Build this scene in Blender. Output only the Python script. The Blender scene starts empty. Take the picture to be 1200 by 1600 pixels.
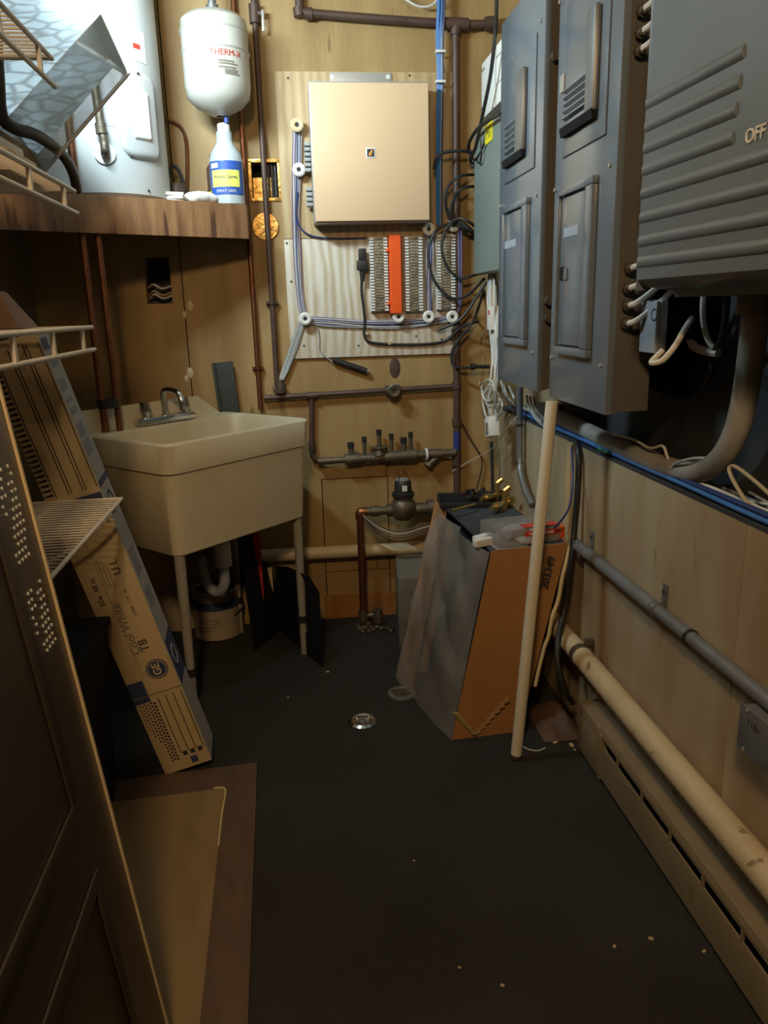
import bpy, bmesh, math, random
from mathutils import Vector, Matrix
random.seed(7)
SC = bpy.context.scene
COL = SC.collection

# ------------------------------------------------------------------ camera
CAM_H = 1.30; FPX = 1200.0
YAW, PITCH, ROLL = math.radians(6.36), math.radians(-14.86), math.radians(-1.53)
_f = Vector((math.sin(YAW)*math.cos(PITCH), math.cos(YAW)*math.cos(PITCH), math.sin(PITCH)))
_r0 = _f.cross(Vector((0, 0, 1))).normalized(); _u0 = _r0.cross(_f)
_r = math.cos(ROLL)*_r0 + math.sin(ROLL)*_u0
_u = -math.sin(ROLL)*_r0 + math.cos(ROLL)*_u0
CAM = Vector((0, 0, CAM_H))
cd = bpy.data.cameras.new('camera'); co = bpy.data.objects.new('camera', cd); COL.objects.link(co)
cd.sensor_fit = 'VERTICAL'; cd.sensor_height = 32.0; cd.lens = 32.0*FPX/1600.0; cd.clip_start = 0.02
co.matrix_world = Matrix(((_r.x, _u.x, -_f.x, CAM.x), (_r.y, _u.y, -_f.y, CAM.y), (_r.z, _u.z, -_f.z, CAM.z), (0, 0, 0, 1)))
SC.camera = co

# ------------------------------------------------------------------ world, lights, exposure
w = bpy.data.worlds.new('world'); SC.world = w; w.use_nodes = True
w.node_tree.nodes['Background'].inputs[0].default_value = (1.0, 0.82, 0.6, 1)
w.node_tree.nodes['Background'].inputs[1].default_value = 0.02
SC.view_settings.view_transform = 'Standard'; SC.view_settings.look = 'None'
SC.view_settings.gamma = 1.0; SC.view_settings.use_curve_mapping = False
SC.view_settings.exposure = 0.0
def area(name, loc, target, sx, sy, power, col):
    l = bpy.data.lights.new(name, 'AREA'); l.shape = 'RECTANGLE'; l.size = sx; l.size_y = sy
    l.energy = power; l.color = col
    o = bpy.data.objects.new(name, l); COL.objects.link(o); o.location = loc
    o.rotation_euler = (Vector(target)-Vector(loc)).to_track_quat('-Z', 'Y').to_euler()
    return o
# warm ceiling lamp behind the camera, lighting down the room
area('ceiling_lamp_light', (-0.22, -0.35, 2.47), (0.15, 2.6, 0.7), 0.22, 0.22, 27, (1.0, 0.67, 0.36))
KEY_W = 29.0        # added unseen tube lamp carrying the fixture's cool light (built further down)

# ------------------------------------------------------------------ back-projection of measured points on real planes
YB = 3.13           # back wall
XR = 0.84           # lower right wall
def ray(px, py): return _f + _r*((px-600)/FPX) - _u*((py-800)/FPX)
def D(px, py, y):
    d = ray(px, py); return CAM + d*(y/d.y)
def R(px, py, x=XR):
    d = ray(px, py); return CAM + d*(x/d.x)
def FL(px, py, z=0.0):
    d = ray(px, py); return CAM + d*((z-CAM_H)/d.z)
def B(px, py, off=0.0): return D(px, py, YB-off)

# ------------------------------------------------------------------ materials
MATS = {}
def mat(name, col, rough=0.6, metal=0.0, col2=None, scale=6.0, amt=0.5, bump=0.0, bscale=40.0, spec=0.5,
        coat=0.0, stretch=(1, 1, 1), alpha=1.0, emit=0.0, trans=0.0, spots=None, spot_scale=9.0, spot_lo=0.62, detail=5.0, wave=0.0):
    if name in MATS: return MATS[name]
    m = bpy.data.materials.new(name); m.use_nodes = True
    nt = m.node_tree; bs = nt.nodes['Principled BSDF']
    bs.inputs['Roughness'].default_value = rough; bs.inputs['Metallic'].default_value = metal
    bs.inputs['Specular IOR Level'].default_value = spec
    bs.inputs['Coat Weight'].default_value = coat; bs.inputs['Coat Roughness'].default_value = 0.15
    bs.inputs['Alpha'].default_value = alpha; bs.inputs['Transmission Weight'].default_value = trans
    c2 = col2 if col2 else tuple(c*0.72 for c in col)
    tc = nt.nodes.new('ShaderNodeTexCoord'); mp = nt.nodes.new('ShaderNodeMapping')
    mp.inputs['Scale'].default_value = stretch
    nt.links.new(tc.outputs['Object'], mp.inputs[0])
    nz = nt.nodes.new('ShaderNodeTexNoise'); nz.inputs['Scale'].default_value = scale; nz.inputs['Detail'].default_value = detail
    nt.links.new(mp.outputs[0], nz.inputs['Vector'])
    rp = nt.nodes.new('ShaderNodeMapRange'); rp.inputs[1].default_value = 0.35; rp.inputs[2].default_value = 0.7
    rp.inputs[3].default_value = 0.0; rp.inputs[4].default_value = amt
    if wave:
        wv = nt.nodes.new('ShaderNodeTexWave'); wv.bands_direction = 'X'; wv.inputs['Scale'].default_value = wave
        wv.inputs['Distortion'].default_value = 9.0; wv.inputs['Detail'].default_value = 2.0; wv.inputs['Detail Scale'].default_value = 0.7
        m2 = nt.nodes.new('ShaderNodeMapping'); m2.inputs['Scale'].default_value = (1, 1, 0.35); nt.links.new(tc.outputs['Object'], m2.inputs[0])
        nt.links.new(m2.outputs[0], wv.inputs['Vector'])
        av = nt.nodes.new('ShaderNodeMath'); av.operation = 'MULTIPLY_ADD'; av.inputs[1].default_value = 0.30
        sc = nt.nodes.new('ShaderNodeMath'); sc.operation = 'MULTIPLY'; sc.inputs[1].default_value = 0.7
        nt.links.new(nz.outputs[0], sc.inputs[0]); nt.links.new(wv.outputs['Fac'], av.inputs[0]); nt.links.new(sc.outputs[0], av.inputs[2])
        nt.links.new(av.outputs[0], rp.inputs[0])
    else: nt.links.new(nz.outputs[0], rp.inputs[0])
    mx = nt.nodes.new('ShaderNodeMix'); mx.data_type = 'RGBA'
    mx.inputs[6].default_value = (*col, 1); mx.inputs[7].default_value = (*c2, 1)
    nt.links.new(rp.outputs[0], mx.inputs[0])
    out = mx.outputs[2]
    if spots:
        n3 = nt.nodes.new('ShaderNodeTexNoise'); n3.inputs['Scale'].default_value = spot_scale; n3.inputs['Detail'].default_value = 3
        nt.links.new(mp.outputs[0], n3.inputs['Vector'])
        r3 = nt.nodes.new('ShaderNodeMapRange'); r3.inputs[1].default_value = spot_lo; r3.inputs[2].default_value = spot_lo+0.05
        nt.links.new(n3.outputs[0], r3.inputs[0])
        m3 = nt.nodes.new('ShaderNodeMix'); m3.data_type = 'RGBA'; m3.inputs[7].default_value = (*spots, 1)
        nt.links.new(r3.outputs[0], m3.inputs[0]); nt.links.new(out, m3.inputs[6]); out = m3.outputs[2]
    nt.links.new(out, bs.inputs['Base Color'])
    if bump:
        n2 = nt.nodes.new('ShaderNodeTexNoise'); n2.inputs['Scale'].default_value = bscale; n2.inputs['Detail'].default_value = 3
        nt.links.new(mp.outputs[0], n2.inputs['Vector'])
        bp = nt.nodes.new('ShaderNodeBump'); bp.inputs['Strength'].default_value = bump; bp.inputs['Distance'].default_value = 0.01
        nt.links.new(n2.outputs[0], bp.inputs['Height']); nt.links.new(bp.outputs[0], bs.inputs['Normal'])
    if emit:
        nt.links.new(out, bs.inputs['Emission Color']); bs.inputs['Emission Strength'].default_value = emit
    MATS[name] = m
    return m

M_CARPET = mat('carpet_charcoal', (0.062, 0.060, 0.054), 0.95, col2=(0.036, 0.034, 0.030), scale=2.5, amt=0.8, bump=0.9, bscale=420, spec=0.1,
               spots=(0.088, 0.084, 0.076), spot_scale=330, spot_lo=0.56)
M_PLY = mat('ochre_plywood', (0.37, 0.24, 0.096), 0.62, col2=(0.27, 0.16, 0.056), scale=3.5, amt=1.0, bump=0.12, bscale=30, stretch=(3, 1, 0.7),
            spots=(0.20, 0.115, 0.04), spot_scale=5.5, spot_lo=0.68)
M_RUST = mat('orange_stained_board', (0.36, 0.16, 0.045), 0.7, col2=(0.24, 0.10, 0.03), scale=8, amt=0.9, stretch=(3, 1, 1))
M_DARKCAV = mat('dark_cavity', (0.02, 0.016, 0.012), 0.9)
M_CREAM = mat('cream_painted_board', (0.44, 0.365, 0.24), 0.55, col2=(0.30, 0.195, 0.095), scale=1.5, amt=1.0, bump=0.05, bscale=25, stretch=(1, 3.5, 0.9),
              spots=(0.27, 0.18, 0.09), spot_scale=3.3, spot_lo=0.63)
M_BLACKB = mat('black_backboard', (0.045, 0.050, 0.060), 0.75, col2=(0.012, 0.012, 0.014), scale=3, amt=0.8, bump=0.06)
M_WALLL = mat('brown_left_wall', (0.17, 0.115, 0.055), 0.75, col2=(0.11, 0.07, 0.035), scale=3, amt=0.8, stretch=(1, 1, 0.5))
M_CEIL = mat('ceiling_beige', (0.50, 0.44, 0.33), 0.8)
M_BOARD = mat('raw_plywood', wave=9.0, col=(0.50, 0.36, 0.19), rough=0.6, col2=(0.38, 0.25, 0.12), scale=9, amt=0.9, bump=0.06, bscale=60, stretch=(6, 1, 0.8), detail=7)
M_BOARDLIT = mat('lit_plywood', wave=9.0, col=(0.64, 0.58, 0.48), rough=0.6, col2=(0.44, 0.34, 0.21), scale=7, amt=0.9, bump=0.06, bscale=60, stretch=(5, 1, 0.8), detail=7)  # paler copy of the plywood: cool light on the lower board as colour
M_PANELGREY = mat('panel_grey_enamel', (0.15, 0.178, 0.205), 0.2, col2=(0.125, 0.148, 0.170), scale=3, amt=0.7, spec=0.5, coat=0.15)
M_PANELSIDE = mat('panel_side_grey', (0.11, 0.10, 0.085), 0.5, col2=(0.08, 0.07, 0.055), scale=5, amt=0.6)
M_DISC = mat('switch_grey_enamel', (0.145, 0.172, 0.195), 0.36, col2=(0.12, 0.142, 0.16), scale=3, amt=0.7)
M_TELGREY = mat('green_grey_enamel', (0.20, 0.235, 0.21), 0.4, col2=(0.16, 0.19, 0.17), scale=4, amt=0.7)
M_WHITEPL = mat('white_plastic', (0.74, 0.73, 0.69), 0.45, col2=(0.66, 0.63, 0.56), scale=5, amt=0.5)
M_LGREYPL = mat('pale_grey_plastic', (0.34, 0.38, 0.44), 0.45, col2=(0.36, 0.38, 0.41), scale=5, amt=0.5)
M_PEACH = mat('champagne_cover', (0.70, 0.49, 0.30), 0.4, col2=(0.66, 0.45, 0.27), scale=2, amt=0.6)
M_SILVER = mat('silver_painted_metal', (0.42, 0.39, 0.35), 0.4, metal=0.3)
M_COPPER = mat('aged_copper', (0.32, 0.13, 0.065), 0.38, metal=0.85, col2=(0.16, 0.07, 0.04), scale=14, amt=0.8)
M_BROWNPIPE = mat('brown_pipe', (0.10, 0.060, 0.045), 0.5, metal=0.25, col2=(0.06, 0.035, 0.028), scale=14, amt=0.8)
M_BRASSDULL = mat('dull_bronze', (0.16, 0.125, 0.085), 0.5, metal=0.6, col2=(0.08, 0.07, 0.05), scale=20, amt=0.9, bump=0.2, bscale=60)
M_BRASS = mat('brass', (0.60, 0.44, 0.17), 0.3, metal=0.9)
M_GOLD = mat('gold_plate', (0.62, 0.40, 0.12), 0.35, metal=0.7, col2=(0.40, 0.22, 0.06), scale=30, amt=0.9, bump=0.3, bscale=50)
M_PVC = mat('ivory_painted_pipe', (0.60, 0.50, 0.32), 0.5, col2=(0.50, 0.39, 0.22), scale=7, amt=0.8, spots=(0.26, 0.18, 0.09), spot_scale=22, spot_lo=0.66)
M_STEELC = mat('galvanized_conduit', (0.24, 0.25, 0.25), 0.42, metal=0.6, col2=(0.17, 0.17, 0.17), scale=10, amt=0.8)
M_CONDUIT = mat('grey_conduit', (0.18, 0.19, 0.20), 0.45, metal=0.15, col2=(0.12, 0.12, 0.12), scale=10, amt=0.7)
M_DUSTY = mat('dusty_conduit', (0.34, 0.33, 0.30), 0.7, col2=(0.15, 0.14, 0.12), scale=8, amt=0.9)
M_BLACK = mat('black_rubber', (0.018, 0.017, 0.017), 0.5)
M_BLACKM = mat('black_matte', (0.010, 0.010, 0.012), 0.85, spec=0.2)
M_WHITEC = mat('white_cable', (0.62, 0.60, 0.54), 0.5)
M_TANC = mat('tan_cable', (0.45, 0.36, 0.22), 0.5)
M_BLUEC = mat('blue_cable', (0.05, 0.19, 0.50), 0.45)
M_DBLUEC = mat('dark_blue_cable', (0.02, 0.04, 0.16), 0.5)
M_PURPLE = mat('violet_wire', (0.20, 0.15, 0.27), 0.5)
M_GREYC = mat('grey_cable', (0.34, 0.35, 0.35), 0.5)
M_SINK = mat('yellowed_tub_plastic', (0.62, 0.56, 0.40), 0.45, col2=(0.55, 0.48, 0.32), scale=4, amt=0.7, spots=(0.42, 0.38, 0.26), spot_scale=12, spot_lo=0.7)
M_SINKLEG = mat('grey_painted_leg', (0.34, 0.31, 0.25), 0.55)
M_CHROME = mat('chrome', (0.72, 0.72, 0.72), 0.18, metal=1.0)
M_WOODSH = mat('stained_shelf_wood', (0.30, 0.155, 0.065), 0.6, col2=(0.13, 0.05, 0.02), scale=5, amt=1.0, bump=0.1, bscale=30, stretch=(5, 5, 0.8), spots=(0.08, 0.03, 0.013), spot_scale=3.2, spot_lo=0.57)
M_HEATER = mat('white_enamel', (0.47, 0.47, 0.455), 0.4, col2=(0.43, 0.42, 0.405), scale=3, amt=0.5)
M_TANK = mat('ivory_enamel', (0.50, 0.48, 0.42), 0.3, col2=(0.45, 0.42, 0.36), scale=3, amt=0.5)
M_CARD = mat('cardboard', (0.36, 0.17, 0.055), 0.8, col2=(0.30, 0.135, 0.04), scale=4, amt=0.7, bump=0.05, bscale=50)
M_CARDIN = mat('cardboard_torn', (0.62, 0.48, 0.24), 0.9)
M_LAMPBOX = mat('tan_carton', (0.56, 0.44, 0.26), 0.65, col2=(0.50, 0.38, 0.215), scale=3, amt=0.6)
M_LAMPSIDE = mat('grey_printed_carton', (0.36, 0.34, 0.32), 0.65, col2=(0.29, 0.28, 0.27), scale=5, amt=0.7)
M_NAVY = mat('navy_print', (0.040, 0.055, 0.13), 0.6)
M_INK = mat('dark_ink', (0.035, 0.03, 0.03), 0.7)
M_GREYINK = mat('grey_ink', (0.20, 0.17, 0.13), 0.7)
M_WHITEINK = mat('white_ink', (0.75, 0.72, 0.66), 0.6)
M_REDINK = mat('red_ink', (0.55, 0.05, 0.03), 0.5)
M_DOORDK = mat('dark_brown_door', (0.050, 0.037, 0.026), 0.38, col2=(0.035, 0.026, 0.018), scale=3, amt=0.7, coat=0.15)
M_EDGE = mat('tan_edge_strip', (0.68, 0.53, 0.31), 0.5)
M_FLOORBD = mat('brown_floor_board', (0.12, 0.07, 0.04), 0.7, col2=(0.075, 0.043, 0.026), scale=6, amt=0.9, bump=0.1, stretch=(4, 1, 1), spots=(0.40, 0.32, 0.22), spot_scale=11, spot_lo=0.73)
M_FLOORTAN = mat('tan_worn_board', (0.25, 0.165, 0.07), 0.65, col2=(0.19, 0.12, 0.05), scale=6, amt=0.8, stretch=(3, 1, 1))
M_WIRESH = mat('white_coated_wire', (0.72, 0.68, 0.60), 0.4)
M_BBH = mat('beige_heater_enamel', (0.27, 0.215, 0.13), 0.5, col2=(0.20, 0.15, 0.085), scale=5, amt=0.8, spots=(0.22, 0.14, 0.06), spot_scale=7, spot_lo=0.68)
M_ORANGE = mat('orange_cover', (0.85, 0.10, 0.012), 0.4)
M_RED = mat('red_paint', (0.42, 0.012, 0.012), 0.5)
M_GREENPOST = mat('dark_green_steel', (0.020, 0.028, 0.023), 0.6)
M_GREENTAG = mat('green_tag', (0.02, 0.22, 0.12), 0.6)
M_YELLOW = mat('yellow_tag', (0.80, 0.68, 0.02), 0.5)
M_BLOCKTAN = mat('terminal_block_field', (0.34, 0.28, 0.19), 0.5, col2=(0.12, 0.10, 0.07), scale=120, amt=1.0, detail=1)
M_CONCRETE = mat('grey_concrete', (0.17, 0.155, 0.12), 0.9, col2=(0.12, 0.105, 0.08), scale=8, amt=0.8, bump=0.3)
M_LEATHER = mat('brown_paper', (0.22, 0.12, 0.07), 0.7)
M_BOTTLE = mat('milky_bottle', (0.62, 0.68, 0.72), 0.3, trans=0.25)
M_LABELBLUE = mat('blue_label', (0.03, 0.10, 0.42), 0.5)
M_LABELYEL = mat('yellow_label', (0.85, 0.82, 0.16), 0.5)
M_LABELGREY = mat('printed_label', (0.50, 0.49, 0.50), 0.6, col2=(0.34, 0.33, 0.36), scale=60, amt=0.9, stretch=(0.3, 0.3, 3))
M_BLUEPL = mat('blue_cap', (0.03, 0.06, 0.25), 0.5)
M_PAPER = mat('white_paper', (0.70, 0.68, 0.63), 0.7)
M_TANWOOD = mat('pale_wood_stake', (0.50, 0.36, 0.18), 0.7)

# clear plastic film / blister / fixture shell: a thin translucent sheet
def sheet_mat(name, col, opacity, rough=0.25):
    m = bpy.data.materials.new(name); m.use_nodes = True; nt = m.node_tree
    nt.nodes.remove(nt.nodes['Principled BSDF']); out = nt.nodes['Material Output']
    tr = nt.nodes.new('ShaderNodeBsdfTransparent'); tr.inputs[0].default_value = (0.96, 0.96, 0.96, 1)
    df = nt.nodes.new('ShaderNodeBsdfPrincipled'); df.inputs['Base Color'].default_value = (*col, 1); df.inputs['Roughness'].default_value = rough
    tc = nt.nodes.new('ShaderNodeTexCoord'); nz = nt.nodes.new('ShaderNodeTexNoise'); nz.inputs['Scale'].default_value = 7
    nt.links.new(tc.outputs['Object'], nz.inputs['Vector'])
    rp = nt.nodes.new('ShaderNodeMapRange'); rp.inputs[1].default_value = 0.3; rp.inputs[2].default_value = 0.75
    rp.inputs[3].default_value = opacity*0.75; rp.inputs[4].default_value = min(1, opacity*1.3)
    nt.links.new(nz.outputs[0], rp.inputs[0])
    mx = nt.nodes.new('ShaderNodeMixShader'); nt.links.new(rp.outputs[0], mx.inputs[0])
    nt.links.new(tr.outputs[0], mx.inputs[1]); nt.links.new(df.outputs[0], mx.inputs[2]); nt.links.new(mx.outputs[0], out.inputs[0])
    return m
M_FILM = sheet_mat('clear_film', (0.30, 0.28, 0.25), 0.55)
M_BLISTER = sheet_mat('clear_blister', (0.42, 0.40, 0.38), 0.42, 0.15)
M_SHELL = sheet_mat('clear_acrylic', (0.34, 0.37, 0.32), 0.55, 0.2)
def glow_mat():
    m = bpy.data.materials.new('prismatic_diffuser'); m.use_nodes = True; nt = m.node_tree
    bs = nt.nodes['Principled BSDF']
    tc = nt.nodes.new('ShaderNodeTexCoord'); mp = nt.nodes.new('ShaderNodeMapping')
    mp.inputs['Rotation'].default_value = (0.0, 0.9, 0.0); mp.inputs['Scale'].default_value = (0.9, 1.0, 2.4)
    nt.links.new(tc.outputs['Object'], mp.inputs[0])
    v = nt.nodes.new('ShaderNodeTexVoronoi'); v.feature = 'DISTANCE_TO_EDGE'; v.inputs['Scale'].default_value = 17
    nt.links.new(mp.outputs[0], v.inputs['Vector'])
    rp = nt.nodes.new('ShaderNodeMapRange'); rp.inputs[1].default_value = 0.02; rp.inputs[2].default_value = 0.16
    rp.inputs[3].default_value = 0.34; rp.inputs[4].default_value = 0.72
    nt.links.new(v.outputs['Distance'], rp.inputs[0])
    mul = nt.nodes.new('ShaderNodeMath'); mul.operation = 'MULTIPLY'; mul.inputs[1].default_value = 1.0
    nt.links.new(rp.outputs[0], mul.inputs[0])
    bs.inputs['Base Color'].default_value = (0.10, 0.12, 0.13, 1)
    bs.inputs['Emission Color'].default_value = (0.62, 0.88, 1.0, 1)
    nt.links.new(mul.outputs[0], bs.inputs['Emission Strength'])
    return m
M_GLOW = glow_mat()
M_TUBE = mat('lit_tube', (0.70, 0.90, 1.0), emit=1.0)

# ------------------------------------------------------------------ mesh tools
class MB:
    def __init__(s, M=None): s.bm = bmesh.new(); s.M = M or Matrix.Identity(4)
    def _x(s, vs, M=None):
        T = s.M @ (M if M else Matrix.Identity(4))
        for v in vs: v.co = T @ v.co
    def box(s, lo, hi, bev=0.0, M=None, seg=2):
        lo = Vector(lo); hi = Vector(hi)
        c = (lo+hi)/2; d = hi-lo
        r = bmesh.ops.create_cube(s.bm, size=1.0, matrix=Matrix.Translation(c) @ Matrix.Diagonal((abs(d.x), abs(d.y), abs(d.z), 1)))
        vs = r['verts']
        if bev:
            es = list({e for v in vs for e in v.link_edges})
            rb = bmesh.ops.bevel(s.bm, geom=es, offset=bev, segments=seg, affect='EDGES', profile=0.6)
            vs = list({v for f in rb['faces'] for v in f.verts} | {v for v in vs if v.is_valid})
        s._x(vs, M); return s
    def hexa(s, p):     # 8 points: bottom 4 ccw, top 4
        v = [s.bm.verts.new(s.M @ Vector(q)) for q in p]
        for f in ((3, 2, 1, 0), (4, 5, 6, 7), (0, 1, 5, 4), (1, 2, 6, 5), (2, 3, 7, 6), (3, 0, 4, 7)):
            s.bm.faces.new([v[i] for i in f])
        return s
    def cyl(s, a, b, r, r2=None, n=16, caps=True):
        a = Vector(a); b = Vector(b); r2 = r if r2 is None else r2
        ax = (b-a).normalized(); t = Vector((0, 0, 1)) if abs(ax.z) < 0.9 else Vector((1, 0, 0))
        e1 = ax.cross(t).normalized(); e2 = ax.cross(e1)
        A = []; Bv = []
        for i in range(n):
            q = 2*math.pi*i/n; d = e1*math.cos(q)+e2*math.sin(q)
            A.append(s.bm.verts.new(s.M @ (a+d*r))); Bv.append(s.bm.verts.new(s.M @ (b+d*r2)))
        for i in range(n): s.bm.faces.new((A[i], A[(i+1) % n], Bv[(i+1) % n], Bv[i]))
        if caps: s.bm.faces.new(A[::-1]); s.bm.faces.new(Bv)
        return s
    def tube(s, pts, r, n=8, smooth=True, sub=6, closed_ends=True):
        P = [Vector(p) for p in pts]
        if smooth and len(P) > 2:
            Q = []
            for i in range(len(P)-1):
                p0 = P[i-1] if i else P[i]*2-P[i+1]; p1 = P[i]; p2 = P[i+1]; p3 = P[i+2] if i+2 < len(P) else P[i+1]*2-P[i]
                for k in range(sub):
                    t = k/sub
                    Q.append(0.5*((2*p1)+(p2-p0)*t+(2*p0-5*p1+4*p2-p3)*t*t+(3*p1-p0-3*p2+p3)*t**3))
            Q.append(P[-1]); P = Q
        rings = []; prev = None
        for i, p in enumerate(P):
            d = (P[min(i+1, len(P)-1)]-P[max(i-1, 0)])
            if d.length < 1e-9: d = Vector((0, 0, 1))
            d.normalize()
            if prev is None:
                t = Vector((0, 0, 1)) if abs(d.z) < 0.9 else Vector((1, 0, 0)); e1 = d.cross(t).normalized()
            else:
                e1 = (prev-d*prev.dot(d)); e1 = e1.normalized() if e1.length > 1e-6 else d.orthogonal().normalized()
            prev = e1; e2 = d.cross(e1)
            rings.append([s.bm.verts.new(s.M @ (p+(e1*math.cos(2*math.pi*k/n)+e2*math.sin(2*math.pi*k/n))*r)) for k in range(n)])
        for a, b in zip(rings, rings[1:]):
            for k in range(n): s.bm.faces.new((a[k], a[(k+1) % n], b[(k+1) % n], b[k]))
        s.bm.faces.new(rings[0][::-1]); s.bm.faces.new(rings[-1])
        return s
    def lathe(s, prof, c=(0, 0, 0), n=32, M=None, a0=0.0, a1=2*math.pi):
        c = Vector(c); full = abs(a1-a0-2*math.pi) < 1e-6; k = n if full else n+1
        T = s.M @ Matrix.Translation(c) @ (M if M else Matrix.Identity(4))
        rings = [[s.bm.verts.new(T @ Vector((r*math.cos(a0+(a1-a0)*i/n), r*math.sin(a0+(a1-a0)*i/n), z))) for i in range(k)] for r, z in prof]
        for a, b in zip(rings, rings[1:]):
            for i in range(n):
                j = (i+1) % k
                try: s.bm.faces.new((a[i], a[j], b[j], b[i]))
                except ValueError: pass
        return s
    def prism(s, poly, vec):
        vec = Vector(vec)
        a = [s.bm.verts.new(s.M @ Vector(p)) for p in poly]; b = [s.bm.verts.new(s.M @ (Vector(p)+vec)) for p in poly]
        n = len(a); s.bm.faces.new(a[::-1]); s.bm.faces.new(b)
        for i in range(n): s.bm.faces.new((a[i], a[(i+1) % n], b[(i+1) % n], b[i]))
        return s
    def grid(s, fn, nu, nv):
        V = [[s.bm.verts.new(s.M @ Vector(fn(i/nu, j/nv))) for j in range(nv+1)] for i in range(nu+1)]
        for i in range(nu):
            for j in range(nv): s.bm.faces.new((V[i][j], V[i+1][j], V[i+1][j+1], V[i][j+1]))
        return s

WLOC = {}
def put(o, parent, wl):
    COL.objects.link(o); WLOC[o] = Vector(wl)
    if parent: o.parent = parent; o.location = Vector(wl)-WLOC[parent]
    else: o.location = wl
def tag(o, label=None, cat=None, group=None, kind=None):
    if label: o['label'] = label
    if cat: o['category'] = cat
    if group: o['group'] = group
    if kind: o['kind'] = kind
    return o
def obj(name, mb, m, parent=None, label=None, cat=None, group=None, kind=None, sharp=38):
    bm = mb.bm
    bmesh.ops.recalc_face_normals(bm, faces=bm.faces)
    ca = math.radians(sharp)
    for f in bm.faces: f.smooth = True
    for e in bm.edges:
        if len(e.link_faces) == 2: e.smooth = e.calc_face_angle(0) < ca
    xs = [v.co for v in bm.verts]
    lo = Vector((min(v.x for v in xs), min(v.y for v in xs), min(v.z for v in xs)))
    hi = Vector((max(v.x for v in xs), max(v.y for v in xs), max(v.z for v in xs)))
    wl = Vector(((lo.x+hi.x)/2, (lo.y+hi.y)/2, lo.z))
    for v in bm.verts: v.co -= wl
    me = bpy.data.meshes.new(name); bm.to_mesh(me); bm.free()
    me.materials.append(m)
    o = bpy.data.objects.new(name, me)
    put(o, parent, wl)
    return tag(o, label, cat, group, kind)
def thing(name, loc, label, cat, group=None):
    o = bpy.data.objects.new(name, None); o.empty_display_size = 0.05
    put(o, None, loc); return tag(o, label, cat, group)
def copy_tree(o, parent, delta):
    c = o.copy(); COL.objects.link(c); c.parent = parent
    if parent is None: c.location = o.location+Vector(delta)
    WLOC[c] = WLOC[o]+Vector(delta)
    for ch in list(o.children): copy_tree(ch, c, delta)
    return c
def text(name, body, M, size, m, parent, thick=0.0006, label=None, bold=0.0):
    cu = bpy.data.curves.new('t', 'FONT'); cu.body = body; cu.size = size; cu.extrude = thick; cu.offset = bold
    cu.align_x = 'CENTER'; cu.align_y = 'CENTER'
    to = bpy.data.objects.new('t', cu); COL.objects.link(to)
    bpy.context.view_layer.update()
    me = bpy.data.meshes.new_from_object(to.evaluated_get(bpy.context.evaluated_depsgraph_get()))
    bpy.data.objects.remove(to); bpy.data.curves.remove(cu)
    me.transform(Matrix.Translation(-M.translation) @ M)
    me.materials.clear(); me.materials.append(m)
    o = bpy.data.objects.new(name, me); put(o, parent, M.translation)
    return tag(o, label)
def frame(o, ex, ey, ez):
    return Matrix(((ex[0], ey[0], ez[0], o[0]), (ex[1], ey[1], ez[1], o[1]), (ex[2], ey[2], ez[2], o[2]), (0, 0, 0, 1)))
X_, Y_, Z_ = Vector((1, 0, 0)), Vector((0, 1, 0)), Vector((0, 0, 1))
def struct(name, mb, m, parent=None): 
    return obj(name, mb, m, parent, kind=None if parent else 'structure')

# ================================================================== SETTING
XL = -0.95; YN = -1.3; ZC = 2.62
struct('floor', MB().box((XL-.1, YN-.1, -0.1), (1.1, YB+.25, 0)), M_CARPET)
struct('ceiling', MB().box((XL-.1, YN-.1, ZC), (1.1, YB+.25, ZC+.1)), M_CEIL)
struct('wall_left', MB().box((XL-.1, YN, 0), (XL, YB+.2, ZC)), M_WALLL)
struct('wall_front', MB().box((XL-.1, YN-.1, 0), (1.1, YN, ZC)), M_CREAM)
# back wall: slab behind a skin of plywood sheets
wb = struct('wall_back', MB().box((XL-.1, YB+.10, 0), (1.1, YB+.2, ZC)), M_DARKCAV)
def sheet(x0, x1, z0, z1, holes=()):
    xs = sorted({x0, x1, *[h[0] for h in holes], *[h[1] for h in holes]}); zs = sorted({z0, z1, *[h[2] for h in holes], *[h[3] for h in holes]})
    mb = MB()
    for a, b in zip(xs, xs[1:]):
        for c, d in zip(zs, zs[1:]):
            mx, mz = (a+b)/2, (c+d)/2
            if any(h[0] < mx < h[1] and h[2] < mz < h[3] for h in holes): continue
            mb.box((a, YB, c), (b, YB+.10, d))
    return obj('plywood_sheet', mb, M_PLY, wb)
xs1 = B(290, 500).x
hA0, hA1 = B(223, 402), B(270, 474)
hB0, hB1 = B(389, 251), B(439, 312)
zu = B(560, 556).z
g = 0.002
sheet(XL, xs1-g, 0.0, ZC, [(hA0.x, hA1.x, hA1.z, hA0.z)])
xc1, xc2 = B(505, 800).x, B(607, 800).x
zc1, zc2 = B(550, 747).z, B(560, 891).z
sheet(xs1+g, XR+.12, zc1+g, ZC, [(hB0.x, hB1.x, hB1.z, hB0.z)])
sheet(xs1+g, xc1-g, 0.0, zc1+g)
sheet(xc1+g, xc2-g, zc2+g, zc1-g)
sheet(xc1+g, xc2-g, 0.0, zc2-g)
sheet(xc2+g, XR+.12, 0.0, zc1+g)
for px, py, r_ in ((297, 478, .016), (288, 492, .012), (297, 583, .018), (291, 592, .012)):
    q = B(px, py); obj('putty_blob', MB().lathe([(0, .004), (r_*.6, .0035), (r_, .0)], (q.x, YB-.0002, q.z), 12, Matrix.Rotation(math.pi/2, 4, 'X') @ Matrix.Diagonal((.7, 1.2, 1, 1))), M_PVC, wb)
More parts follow.
